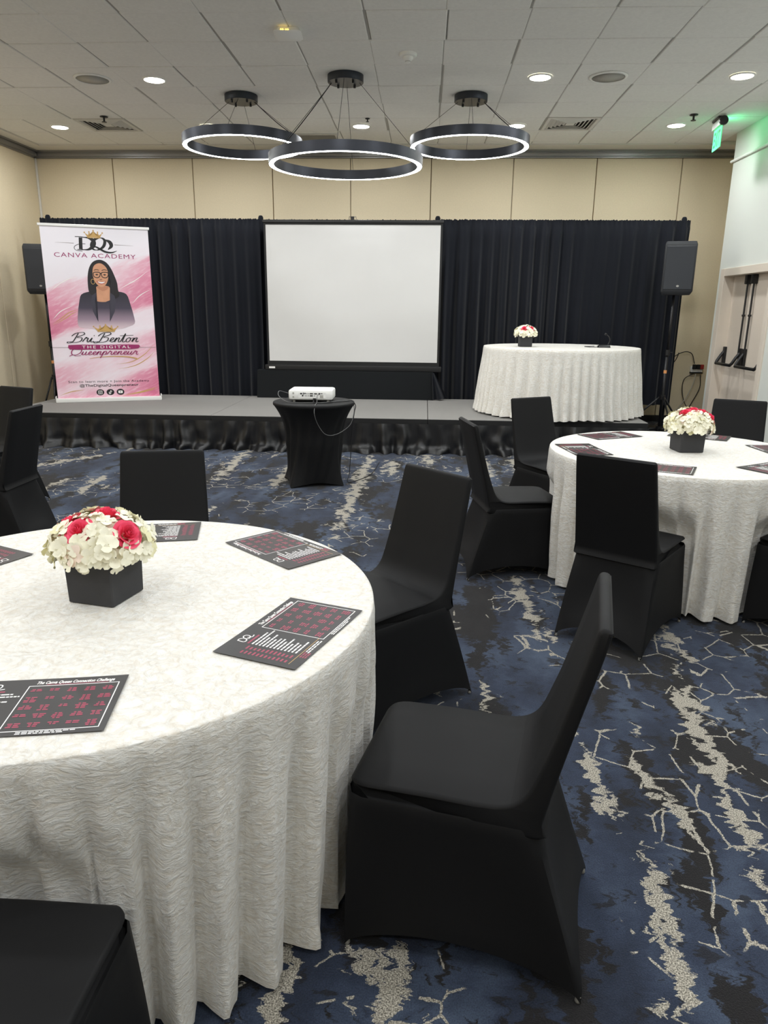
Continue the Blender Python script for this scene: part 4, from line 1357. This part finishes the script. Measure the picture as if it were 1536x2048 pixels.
for k, (x, y, a, lab) in enumerate(CH):
    if k == 0:
        chair0.location = (x, y, 0); chair0.rotation_euler = (0, 0, R(a)); chair0['label'] = lab; chair0['group'] = 'black covered banquet chairs'
    else:
        dup(chair0, (x, y, 0), R(a), lab, 'black covered banquet chairs')

# ------------------------------------------------------------------ round tables and cloths
def push_chairs(x, y, z, fold=0.0):
    """keep the hanging cloth out of the chairs that are pushed up to the table"""
    kz = 1 - smoothstep(0.44, 0.62, z)
    if kz <= 0: return x, y
    for (cx, cy, a, _) in CH:
        s, c_ = math.sin(R(a)), math.cos(R(a))
        dx, dy = x - cx, y - cy
        lx, ly = dx * c_ + dy * s, -dx * s + dy * c_
        if abs(lx) < 0.25 and -0.35 < ly < 0.288 + 0.028 * (0.5 + 0.5 * fold):
            ex = 0.288 + 0.028 * (0.5 + 0.5 * fold) - ly
            ly += ex * kz * smoothstep(0.0, 1.0, (0.25 - abs(lx)) / 0.045)
            x, y = cx + lx * c_ - ly * s, cy + lx * s + ly * c_
    return x, y
def round_table(tlabel, clabel, cx, cy, zt, Rt, zf, seed, nfold, amp, flare, hang=None):
    t = thing('round_table', tlabel, 'table', (cx, cy, zf), 0, 'round folding tables under white cloths')
    b = BM(); lathe(b, [(0, zt - zf - 0.035), (Rt - 0.012, zt - zf - 0.035), (Rt - 0.006, zt - zf - 0.02), (Rt - 0.012, zt - zf - 0.004), (0, zt - zf - 0.004)], 64, cap=False)
    sharp(obj('tabletop', b, 'wood', t))
    for sx in (-1, 1):
        for sy in (-1, 1):
            b = BM(); tube(b, [(sx * 0.42 * Rt, sy * 0.42 * Rt, 0.002), (sx * 0.42 * Rt, sy * 0.42 * Rt, zt - zf - 0.036)], 0.014, 8); obj('leg', b, 'black_metal', t)
    N = 420
    rows = []
    # top surface rings
    for rr in (0.15, 0.4, 0.65, 0.85, 0.96, 0.985, 0.997):
        dz = 0 if rr < 0.97 else -0.0015 * (rr - 0.97) / 0.03
        rows.append([(rr * Rt * math.cos(2 * PI * i / N), rr * Rt * math.sin(2 * PI * i / N), zt + dz + 0.0006 * mnoise.noise(Vector((9 * rr * math.cos(2 * PI * i / N), 9 * rr * math.sin(2 * PI * i / N), seed)))) for i in range(N)])
    ph = [0.0]
    for i in range(N):
        u = i / N
        ph.append(ph[-1] + 2 * PI * nfold / N * (1 + 0.5 * mnoise.noise(Vector((math.cos(2 * PI * u) * 1.7, math.sin(2 * PI * u) * 1.7, seed)))))
    kf = round(ph[-1] / (2 * PI)) * 2 * PI / ph[-1]
    nz = 26
    H = zt - zf
    for k in range(nz + 1):
        t_ = (k / nz)
        row = []
        for i in range(N):
            a = 2 * PI * i / N
            ca, sa = math.cos(a), math.sin(a)
            A = amp * (0.65 + 0.85 * (0.5 + 0.5 * mnoise.noise(Vector((ca * 2.3, sa * 2.3, seed + 4)))))
            w_ = math.sin(ph[i] * kf + 0.8 * t_ * mnoise.noise(Vector((ca * 2, sa * 2, seed + 8 + t_))))
            w_ = w_ * 0.75 + 0.25 * math.sin(2 * ph[i] * kf + 1)
            g = smoothstep(0.0, 0.5, t_) * 0.65 + 0.35 * t_
            r = Rt + 0.004 * smoothstep(0, 0.03, t_) + flare * t_ ** 1.2 + A * w_ * g
            r += 0.006 * t_ * mnoise.noise(Vector((ca * 9, sa * 9, t_ * 5 + seed)))
            z = zt - 0.004 - (H - 0.008) * t_
            pd = smoothstep(0.86, 1.0, t_)
            hem = 0.05 * (0.5 + 0.5 * mnoise.noise(Vector((ca * 3.1, sa * 3.1, seed + 30)))) 
            z += pd * hem * 0.6
            r += pd * (0.5 - abs(2 * t_ - 1.86)) * 0.03 * w_
            x, y = r * ca, r * sa
            gx, gy = push_chairs(cx + x, cy + y, z, w_)
            lo = zf + 0.003
            if hang and cy + y < hang: lo = 0.02
            row.append((gx - cx, gy - cy, max(z, lo)))
        rows.append(row)
    b = BM()
    vr = grid(b, rows, closed=True)
    b.faces.new(vr[0])
    o = obj('tablecloth', b, 'velvet', None, smooth=True, loc=(cx, cy, 0))
    tag(o, clabel, 'tablecloth', 'crushed velvet tablecloths')
    return t
N1 = (-0.8816, 1.787); N2 = (1.485, 4.195)
round_table('round folding table hidden under the near white cloth', 'crushed white velvet cloth on the large near round table, left foreground', N1[0], N1[1], 0.76, 0.76, 0, 3.0, 36, 0.042, -0.044)
round_table('round folding table hidden under the white cloth at right', 'crushed white velvet cloth on the round table at the right', N2[0], N2[1], 0.76, 0.735, 0, 11.0, 37, 0.046, -0.028)
round_table('round table on the stage hidden under its white cloth', 'crushed white velvet cloth on the stage table in front of the black drapes', 1.59, 8.79, SZ + 0.76, 0.895, SZ, 21.0, 46, 0.032, 0.07)

# ------------------------------------------------------------------ flower centrepieces
def petal_bm(b, ang, tilt=0.35, L_=1.0, W_=0.95):
    ca, sa = math.cos(ang), math.sin(ang)
    rows = []
    for k, (l, wv) in enumerate(((0.05, 0.15), (0.4, 0.85), (0.78, 0.98), (1.0, 0.45))):
        row = []
        for s in (-1, -0.0, 1):
            x = l * L_; y = s * wv * W_ * 0.5
            z = tilt * l * l * 0.5 + 0.14 * abs(s) * wv - (0.12 if l == 1.0 else 0)
            row.append((x * ca - y * sa, x * sa + y * ca, z))
        rows.append(row)
    grid(b, rows)
def floret_mesh(name, seed):
    rr = random.Random(seed)
    b = BM()
    for k in range(4):
        petal_bm(b, k * PI / 2 + rr.uniform(-0.15, 0.15), rr.uniform(0.2, 0.6), rr.uniform(0.85, 1.1), rr.uniform(0.9, 1.1))
    me = bpy.data.meshes.new(name)
    bmesh.ops.recalc_face_normals(b, faces=b.faces)
    b.to_mesh(me); b.free()
    for f in me.polygons: f.use_smooth = True
    return me
FL = []
for k, mm in enumerate(('petal', 'petal', 'petal_green', 'petal', 'petal_pale')):
    me = floret_mesh('floret', 40 + k)
    me.materials.append(M[mm])
    FL.append(me)
def rose_mesh():
    b = BM()
    rr = random.Random(3)
    for ring, (n, rad, hgt, op) in enumerate(((2, 0.06, 0.98, 0.0), (3, 0.16, 0.95, 0.03), (3, 0.30, 0.90, 0.08), (4, 0.46, 0.80, 0.16), (5, 0.62, 0.64, 0.28), (5, 0.80, 0.44, 0.42))):
        for k in range(n):
            a0 = 2 * PI * k / n + ring * 0.7
            half = PI / n * 1.25
            rows = []
            for j in range(4):
                t_ = j / 3
                row = []
                for i in range(6):
                    a = a0 + half * (i / 5 * 2 - 1)
                    edge = 1 - abs(i / 5 * 2 - 1) ** 2.2
                    r = rad * (0.45 + 0.55 * t_ ** 0.6) + op * t_ ** 3
                    z = hgt * t_ * (0.72 + 0.28 * edge) - 0.12 * (t_ ** 4) * op * 2
                    row.append((r * math.cos(a), r * math.sin(a), z))
                rows.append(row)
            grid(b, rows)
    me = bpy.data.meshes.new('rose')
    b.to_mesh(me); b.free()
    for f in me.polygons: f.use_smooth = True
    me.materials.append(M['rose'])
    return me
ROSE = rose_mesh()
def place(me, name, parent, p, nrm, sc, spin):
    o = bpy.data.objects.new(name, me)
    C.objects.link(o)
    o.parent = parent
    q = Vector(nrm).to_track_quat('Z', 'Y')
    o.rotation_mode = 'QUATERNION'
    from mathutils import Quaternion
    o.rotation_quaternion = q @ Quaternion((0, 0, 1), spin)
    o.location = p
    o.scale = (sc, sc, sc)
    return o
def centrepiece(label, x, y, z, rot, seed, roses, detail, R_=0.128, side=0.145, vh=0.135):
    t = thing('flower_centerpiece', label, 'flowers', (x, y, z), rot, 'hydrangea and rose centrepieces')
    s2 = side / 2
    b = BM()
    rows = [[(sx, sy, zz) for sx, sy in rrect(h_, h_, 0.004, 1)] for h_, zz in ((s2 - 0.004, 0.0), (s2 - 0.003, 0.001), (s2, vh - 0.001), (s2 - 0.001, vh), (s2 - 0.006, vh), (s2 - 0.006, vh - 0.03))]
    loft(b, rows)
    sharp(obj('vase', b, 'vase', t), 30)
    b = BM()
    lathe(b, [(0.0, vh - 0.012), (R_ * 0.55, vh - 0.01), (R_ * 0.74, vh + 0.008), (R_ * 0.78, vh + 0.03), (R_ * 0.62, vh + 0.07), (R_ * 0.3, vh + 0.087), (0, vh + 0.09)], 24, cap=False)
    obj('foam_core', b, 'core', t, smooth=True)
    rr = random.Random(seed)
    n = 150 if detail else 120
    allb = None if detail else BM()
    mats_done = []
    for k in range(n):
        u = (k + 0.5) / n
        ph = k * 2.399963
        cz = 1.0 - 1.32 * u            # from the crown to below the equator
        sr = math.sqrt(max(0, 1 - cz * cz))
        d = Vector((sr * math.cos(ph), sr * math.sin(ph), cz))
        d = (d + Vector((rr.uniform(-.1, .1), rr.uniform(-.1, .1), rr.uniform(-.1, .1)))).normalized()
        rad = R_ * rr.uniform(0.86, 1.06)
        p = Vector((d.x * rad, d.y * rad, vh + 0.012 + d.z * (0.086 if d.z > 0 else 0.075) * rr.uniform(0.9, 1.08)))
        if any((p - Vector(q)).length < 0.033 for q in roses): continue
        nrm = (d + Vector((rr.uniform(-.45, .45), rr.uniform(-.45, .45), rr.uniform(-.2, .5)))).normalized()
        sc = rr.uniform(0.021, 0.029) if detail else 0.024
        sp = rr.uniform(0, 6.28)
        idx = rr.choice((0, 0, 1, 1, 2, 3, 3, 4 if rr.random() < 0.3 else 1))
        if detail:
            place(FL[idx], 'floret', t, p, nrm, sc, sp)
        else:
            q = nrm.to_track_quat('Z', 'Y')
            mtx = Matrix.Translation(p) @ q.to_matrix().to_4x4() @ Matrix.Rotation(sp, 4, 'Z') @ Matrix.Scale(sc, 4)
            off = len(allb.verts)
            vv = [allb.verts.new(mtx @ v.co) for v in FL[idx].vertices]
            for f in FL[idx].polygons:
                ff = allb.faces.new([vv[i] for i in f.vertices]); ff.smooth = True
    if not detail:
        o = obj('florets', allb, 'petal', t, smooth=True)
    for q in roses:
        d = Vector((q[0] * 0.9, q[1] * 0.9, q[2] - vh - 0.0)).normalized()
        place(ROSE, 'rose', t, Vector(q) - d * 0.018, d, 0.034 if detail else 0.032, rr.uniform(0, 6))
    return t
VH = 0.135
centrepiece('cream hydrangeas with coral roses in a black cube vase on the near table', -0.853, 1.80, 0.7625, R(-12.7), 1,
            [(-0.004, -0.084, VH + 0.076), (0.1085, -0.03, VH + 0.062), (0.018, 0.012, VH + 0.1), (-0.074, -0.037, VH + 0.076)], True)
centrepiece('cream hydrangeas with coral roses in a black cube vase on the right table', 1.522, 4.208, 0.7625, R(6), 2,
            [(-0.045, -0.03, VH + 0.09), (0.07, -0.01, VH + 0.088), (0.01, -0.02, VH + 0.102), (0.11, -0.03, VH + 0.06)], True)
centrepiece('cream hydrangeas with coral roses in a black cube vase on the stage table', 1.155, 8.65, SZ + 0.7625, R(3), 3,
            [(-0.035, -0.085, VH + 0.07), (0.055, -0.07, VH + 0.075)], False)

# ------------------------------------------------------------------ flyers
FW, FH = 0.356, 0.216
def flyer_proto():
    t = thing('printed_flyer', 'x', 'flyer')
    def Z(u, v): return 0.0008 + 0.0016 * (abs(u - 0.5) * 2) ** 3
    def P(u, v, dz): return ((u - 0.5) * FW, (0.5 - v) * FH, Z(u, v) + dz)
    b = BM()
    n = 12
    top = [[P(i / n, j, 0.0004) for i in range(n + 1)] for j in (0, 1)]
    bot = [[P(i / n, j, 0.0) for i in range(n + 1)] for j in (0, 1)]
    grid(b, top + bot[::-1] + [top[0]])
    obj('sheet', b, 'paper', t)
    rr = random.Random(12)
    def quad(b, u0, v0, u1, v1, dz=0.0007):
        k = max(1, int(abs(u1 - u0) * 12))
        for i in range(k):
            a, c_ = u0 + (u1 - u0) * i / k, u0 + (u1 - u0) * (i + 1) / k
            b.faces.new([b.verts.new(P(u, v, dz)) for u, v in ((a, v0), (c_, v0), (c_, v1), (a, v1))])
    wb, pb, gb = BM(), BM(), BM()
    # frame
    quad(wb, 0.455, 0.135, 0.965, 0.145); quad(wb, 0.455, 0.925, 0.965, 0.935)
    quad(wb, 0.455, 0.145, 0.461, 0.925); quad(wb, 0.959, 0.145, 0.965, 0.925)
    vs, fs, wd = text_pts('The Canva Queen Connection Challenge', 0.03, 0.3)
    u0, u1 = 0.49, 0.93
    bv = [wb.verts.new(P(u0 + x / wd * (u1 - u0), 0.105 - y * 0.052, 0.0008)) for x, y in vs]
    for f in fs:
        try: wb.faces.new([bv[i] for i in f])
        except ValueError: pass
    quad(pb, 0.55, 0.116, 0.90, 0.124)
    for v in (0.945, 0.968):
        u = 0.55
        while u < (0.84 if v < 0.95 else 0.76):
            l = rr.uniform(0.015, 0.035); quad(wb, u, v, u + l, v + 0.013); u += l + 0.006
    # five by five grid of short word blocks
    for i in range(5):
        for j in range(5):
            cx = 0.51 + i * 0.1; cv = 0.20 + j * 0.15
            nl = rr.choice((2, 3, 3, 4))
            for k in range(nl):
                wl = rr.uniform(0.035, 0.075)
                quad(pb, cx - wl / 2 + 0.005, cv + k * 0.026, cx - 0.004, cv + k * 0.026 + 0.017)
                quad(pb, cx + 0.003, cv + k * 0.026, cx + wl / 2, cv + k * 0.026 + 0.017)
    # middle column of lines
    for k in range(13):
        v = 0.27 + k * 0.045
        e = rr.uniform(0.30, 0.43) if k != 1 else 0.44
        u = 0.20
        while u < e:
            l = rr.uniform(0.015, 0.05); quad(wb, u, v, min(u + l, e), v + 0.02); u += l + 0.005
    quad(pb, 0.20, 0.215, 0.34, 0.237)
    for k in range(12):
        v = 0.27 + k * 0.049
        quad(pb, 0.06, v, 0.06 + rr.uniform(0.03, 0.045), v + 0.022); quad(pb, 0.125, v, 0.125 + rr.uniform(0.03, 0.05), v + 0.022)
    quad(gb, 0.05, 0.875, 0.46, 0.882)
    for v in (0.90, 0.93, 0.958):
        u = 0.16
        while u < (0.4 if v < 0.95 else 0.2):
            l = rr.uniform(0.02, 0.05); quad(wb if u > 0.2 else pb, u, v, u + l, v + 0.016); u += l + 0.007
    # small monogram
    def stroke(b, pts, w_):
        p = cr_spline([(x, y, 0) for x, y in pts], 5)
        for a, c_ in zip(p, p[1:]):
            d = (c_ - a).normalized(); nn = Vector((-d.y, d.x, 0)) * w_ / 2
            b.faces.new([b.verts.new((q.x, q.y, Z(q.x / FW + 0.5, 0) + 0.0008)) for q in (a + nn, c_ + nn, c_ - nn, a - nn)])
    ox_, oy_ = (0.26 - 0.5) * FW, (0.5 - 0.13) * FH
    stroke(wb, [(ox_ - .018, oy_ + .009), (ox_ - .020, oy_ - .008), (ox_ - .008, oy_ - .009), (ox_ - .002, oy_ + .002), (ox_ - .010, oy_ + .010), (ox_ - .020, oy_ + .009)], 0.0028)
    stroke(wb, [(ox_ + .006, oy_ + .010), (ox_ - .003, oy_ + .001), (ox_ + .002, oy_ - .009), (ox_ + .014, oy_ - .004), (ox_ + .014, oy_ + .007), (ox_ + .006, oy_ + .010)], 0.0028)
    stroke(wb, [(ox_ + .004, oy_ - .003), (ox_ + .014, oy_ - .011), (ox_ + .024, oy_ - .009)], 0.0028)
    for nm_, b_, m_ in (('white_print', wb, 'ink_white'), ('pink_print', pb, 'ink_pink'), ('gold_rule', gb, 'ink_gold')):
        obj(nm_, b_, m_, t)['kind'] = 'stuff'
    return t
fly0 = flyer_proto()
FLY = [
    (-0.453, 2.243, 137, 'black flyer at the back right of the near table, in line with the cocktail table'),
    (-0.308, 1.617, 70.3, 'black flyer nearest the right edge of the near table, beside the foreground chair'),
    (-0.773, 1.229, 10, 'black flyer at the front of the near table, cut off by the left photo edge'),
    (-0.957, 2.372, 193.5, 'black flyer on the near table right behind the flowers'),
    (-1.402, 2.0, 245, 'black flyer on the near table at the left photo edge, left of the flowers'),
    (1.204, 4.693, 205.7, 'black flyer at the back left of the right table, farthest left from its flowers'),
    (0.927, 4.174, -80, 'black flyer at the left edge of the right table, behind the chair back'),
    (1.207, 3.70, -24, 'black flyer at the front of the right table, half behind the chair back'),
    (1.784, 4.734, 151, 'black flyer on the right table behind its flowers'),
    (2.067, 4.257, 95, 'black flyer on the right table, right of the flowers at the photo edge'),
    (1.824, 3.755, 33, 'black flyer at the front right of the right table, at the photo edge'),
]
for k, (x, y, a, lab) in enumerate(FLY):
    if k == 0:
        fly0.location = (x, y, 0.7612); fly0.rotation_euler = (0, 0, R(a)); fly0['label'] = lab; fly0['group'] = 'printed flyers on the tables'
    else:
        dup(fly0, (x, y, 0.7612), R(a), lab, 'printed flyers on the tables')

# ------------------------------------------------------------------ cocktail table, projector, cables
KX, KY, KZ, KR = -0.978, 6.43, 0.742, 0.363
t = thing('cocktail_table', 'round cocktail table in a black stretch cover, in front of the stage', 'table', (KX, KY, 0))
b = BM(); lathe(b, [(0, KZ), (KR - 0.012, KZ), (KR - 0.003, KZ - 0.004), (KR, KZ - 0.012), (KR, KZ - 0.026), (KR - 0.008, KZ - 0.034)], 64, cap=False)
obj('cover_top', b, 'spandex', t, smooth=True)
fc = [(-0.19, -0.30), (0.30, -0.15), (0.15, 0.31), (-0.34, 0.16)]
fc = [(0.95 * x, 0.95 * y) for x, y in fc]
ring_f = []
NB = 96
rows = []
fa = [math.atan2(y, x) for x, y in fc]
def foot_r(a):
    """radius of the hem: a square through the four feet with hollow sides"""
    best = 0
    k = 0
    for i in range(4):
        a0, a1 = fa[i], fa[(i + 1) % 4]
        while a1 < a0: a1 += 2 * PI
        x = a
        while x < a0: x += 2 * PI
        while x >= a0 + 2 * PI: x -= 2 * PI
        if x <= a1:
            u = (x - a0) / (a1 - a0)
            p0 = Vector(fc[i]); p1 = Vector(fc[(i + 1) % 4])
            # intersect ray with the segment
            d = p1 - p0
            ca, sa = math.cos(a), math.sin(a)
            den = ca * d.y - sa * d.x
            r = (p0.x * d.y - p0.y * d.x) / den
            return r * (1 - 0.05 * 4 * u * (1 - u)), 4 * u * (1 - u)
    return 0.3, 0
for k in range(33):
    t_ = k / 32
    row = []
    for i in range(NB):
        a = 2 * PI * i / NB
        rf, w4 = foot_r(a + 0.0)
        rw = 0.235
        if t_ < 0.45:
            s_ = t_ / 0.45
            r = (KR - 0.008) + (rw + 0.02 - KR + 0.008) * (1 - (1 - s_) ** 2.4)
        else:
            s_ = (t_ - 0.45) / 0.55
            r = (rw + 0.02) + (rf * 0.985 - rw - 0.02) * s_ ** 1.7
            r = r - 0.02 * math.sin(PI * s_) * 0.5
        # diagonal pull wrinkles
        wr = math.sin(a * 17 + t_ * 7.2) * 0.012 * math.sin(PI * t_) * (0.5 + 0.5 * mnoise.noise(Vector((math.cos(a) * 2, math.sin(a) * 2, 1))) + 0.3)
        r += wr
        z = (KZ - 0.034) * (1 - t_) + 0.006 * t_ + 0.03 * w4 * t_ ** 3
        row.append((r * math.cos(a), r * math.sin(a), z))
    rows.append(row)
b = BM(); grid(b, rows, closed=True); obj('stretch_cover', b, 'spandex', t, smooth=True)
for x, y in fc:
    b = BM(); lathe(b, [(0, 0.0005), (0.012, 0.0005), (0.012, 0.012), (0, 0.014)], 10, c=(x * 0.93, y * 0.93, 0), cap=False); obj('foot', b, 'rubber', t)

t = thing('projector', 'white projector seen from behind on the black cocktail table', 'projector', (-0.995, 6.46, KZ + 0.0005), R(1.5))
b = BM(); loft(b, [[(x, y, z) for x, y in rrect(hx, hy, 0.018, 3)] for hx, hy, z in ((0.178, 0.12, 0.016), (0.19, 0.135, 0.024), (0.194, 0.138, 0.032), (0.194, 0.138, 0.09), (0.190, 0.134, 0.102), (0.178, 0.122, 0.108))])
sharp(obj('case', b, 'plastic_white', t), 35)
for x in (-0.15, 0.15):
    for y in (-0.1, 0.1):
        b = BM(); lathe(b, [(0, 0.0), (0.012, 0.0), (0.01, 0.0165), (0, 0.0165)], 10, c=(x, y, 0), cap=False); obj('foot', b, 'plastic_grey', t)
b = BM(); box(b, -0.105, 0.135, -0.1395, -0.1385, 0.036, 0.086); ip = obj('port_panel', b, 'plastic_white', t)
rr = random.Random(2)
for (x, z, w_, h_) in ((-0.082, 0.075, 0.016, 0.012), (-0.062, 0.076, 0.007, 0.016), (-0.048, 0.077, 0.012, 0.009), (-0.032, 0.075, 0.006, 0.006), (-0.018, 0.075, 0.006, 0.006), (0.008, 0.075, 0.028, 0.009), (0.046, 0.075, 0.026, 0.009), (0.078, 0.075, 0.016, 0.012), (0.098, 0.077, 0.016, 0.005), (-0.068, 0.058, 0.013, 0.012), (-0.046, 0.057, 0.006, 0.007), (-0.032, 0.057, 0.006, 0.007), (-0.017, 0.057, 0.006, 0.007), (0.008, 0.057, 0.026, 0.010), (0.036, 0.057, 0.006, 0.006)):
    b = BM(); box(b, x - w_ / 2, x + w_ / 2, -0.1412, -0.1398, z - h_ / 2, z + h_ / 2); obj('socket', b, 'port', ip)
b = BM(); box(b, 0.083, 0.112, -0.1408, -0.1398, 0.038, 0.064); obj('speaker_grille', b, 'plastic_grey', ip)
b = BM(); box(b, 0.022, 0.048, -0.142, -0.1385, 0.020, 0.036); obj('power_inlet', b, 'port', t)
b = BM()
for z in (0.045, 0.078): box(b, -0.158, -0.144, -0.1395, -0.1385, z - 0.008, z + 0.008)
obj('control_marks', b, 'plastic_grey', t)
# two cables: one to the socket on the right, the power lead
def cable(name, label, pts, r, m, n=6):
    b = BM(); tube(b, pts, r, 6, n)
    o = obj(name, b, m, None, smooth=True)
    tag(o, label, 'cable')
    return o
px, py, pz = -0.995, 6.46, KZ
cable('video_cable', 'thin dark video cable looping down from the projector beside the cocktail table', [(px + 0.08, py - 0.150, pz + 0.075), (px + 0.072, py - 0.20, pz + 0.06), (px + 0.072, py - 0.23, pz + 0.01), (px + 0.075, py - 0.345, pz - 0.0), (px + 0.078, py - 0.42, pz - 0.06), (px + 0.10, py - 0.37, pz - 0.16), (px + 0.16, py - 0.33, pz - 0.25), (px + 0.25, py - 0.27, pz - 0.255), (px + 0.345, py - 0.12, pz - 0.20), (px + 0.375, py - 0.05, pz - 0.11), (px + 0.37, py - 0.0, pz - 0.03), (px + 0.32, py - 0.02, pz + 0.006), (px + 0.2, py - 0.08, pz + 0.005), (px + 0.1, py - 0.19, pz + 0.005), (px + 0.0, py - 0.2, pz + 0.005), (px - 0.1, py - 0.22, pz + 0.005), (px - 0.20, py - 0.2, pz + 0.012), (px - 0.28, py - 0.12, pz + 0.05), (px - 0.29, py - 0.05, pz + 0.085), (px - 0.25, py + 0.0, pz + 0.07), (px - 0.20, py + 0.04, pz + 0.05)], 0.003, 'cord_grey')
cable('power_cable', 'dark power cable dropping from the cocktail table to the carpet', [(px + 0.035, py - 0.146, pz + 0.026), (px + 0.04, py - 0.20, pz + 0.012), (px + 0.1, py - 0.225, pz + 0.005), (px + 0.2, py - 0.13, pz + 0.005), (px + 0.29, py - 0.07, pz + 0.005), (px + 0.355, py - 0.02, pz + 0.006), (px + 0.388, py + 0.0, pz - 0.04), (px + 0.375, py + 0.02, pz - 0.1), (px + 0.355, py + 0.03, pz - 0.25), (px + 0.34, py + 0.02, pz - 0.5), (px + 0.33, py + 0.0, pz - 0.66), (px + 0.33, py - 0.05, 0.01), (px + 0.5, py + 0.3, 0.006), (px + 0.55, py + 0.9, 0.006)], 0.0035, 'cord')

# ------------------------------------------------------------------ things on the stage table
t = thing('desk_microphone', 'small black gooseneck microphone on the white stage table', 'microphone', (2.06, 8.66, SZ + 0.7615))
b = BM(); loft(b, [[(x, y, 0) for x, y in rrect(0.07, 0.045, 0.015)], [(x, y, 0.02) for x, y in rrect(0.066, 0.04, 0.015)], [(x, y, 0.03) for x, y in rrect(0.05, 0.03, 0.015)]]); sharp(obj('base', b, 'black_metal', t))
b = BM(); tube(b, [(0.04, 0, 0.028), (0.062, 0, 0.08), (0.05, 0, 0.12), (0.02, 0, 0.145)], 0.005, 8, 5); obj('gooseneck', b, 'black_metal', t, smooth=True)
b = BM(); tube(b, [(0.02, 0, 0.145), (0.0, 0, 0.155)], 0.012, 10); obj('capsule', b, 'rubber', t, smooth=True)
cable('microphone_cable', 'thin black cable curled beside the gooseneck microphone', [(2.06 - 0.072, 8.66, SZ + 0.767), (1.93, 8.62, SZ + 0.766), (1.88, 8.66, SZ + 0.766), (1.86, 8.75, SZ + 0.767), (1.92, 8.78, SZ + 0.767), (1.96, 8.70, SZ + 0.774)], 0.004, 'cord')

# ------------------------------------------------------------------ power strip and cords in the right corner
t = thing('power_outlet', 'white wall power outlet with black plugs in the corner by the white wall', 'power outlet', (3.90, YB - 0.001, 0.77))
b = BM(); box(b, -0.085, 0.085, -0.045, 0.0, -0.05, 0.035, bev=0.006); sharp(obj('box', b, 'plastic_white', t))
for x, m_ in ((-0.045, 'rubber'), (0.01, 'rubber'), (0.06, 'red')):
    b = BM(); box(b, x - 0.024, x + 0.024, -0.085, -0.046, -0.005, 0.06, bev=0.006); obj('plug', b, m_, t)
b = BM(); box(b, -0.085, 0.085, -0.06, -0.0, -0.066, -0.051, bev=0.003); obj('shelf', b, 'rubber', t)
yw = YB - 0.05
cable('black_cord', 'black cord running from the drape edge to the wall outlet', [(3.40, 10.10, 1.02), (3.42, 10.25, 0.92), (3.42, 10.5, 0.80), (3.52, yw, 0.90), (3.68, yw, 1.0), (3.80, yw, 0.98), (3.85, yw - 0.02, 0.84)], 0.006, 'cord')
cable('hanging_cord', 'black cord hanging in a loop from the wall outlet to the carpet', [(3.85, yw - 0.02, 0.70), (3.74, yw, 0.62), (3.73, yw, 0.45), (3.80, yw, 0.25), (3.95, yw, 0.12), (4.0, yw - 0.05, 0.03), (3.7, yw - 0.1, 0.012)], 0.006, 'cord')
cable('second_hanging_cord', 'second black cord crossing behind the loop below the wall outlet', [(3.96, yw + 0.01, 0.69), (3.98, yw + 0.025, 0.5), (3.9, yw + 0.025, 0.3), (3.82, yw + 0.025, 0.16), (3.66, yw + 0.02, 0.05), (3.4, yw, 0.012)], 0.006, 'cord')
cable('white_cord', 'pale cord slanting down the tan wall from the outlet', [(3.88, yw - 0.03, 0.70), (3.86, yw - 0.025, 0.55), (3.78, yw - 0.025, 0.35), (3.62, yw - 0.025, 0.10), (3.55, yw - 0.06, 0.012)], 0.006, 'cord_white')
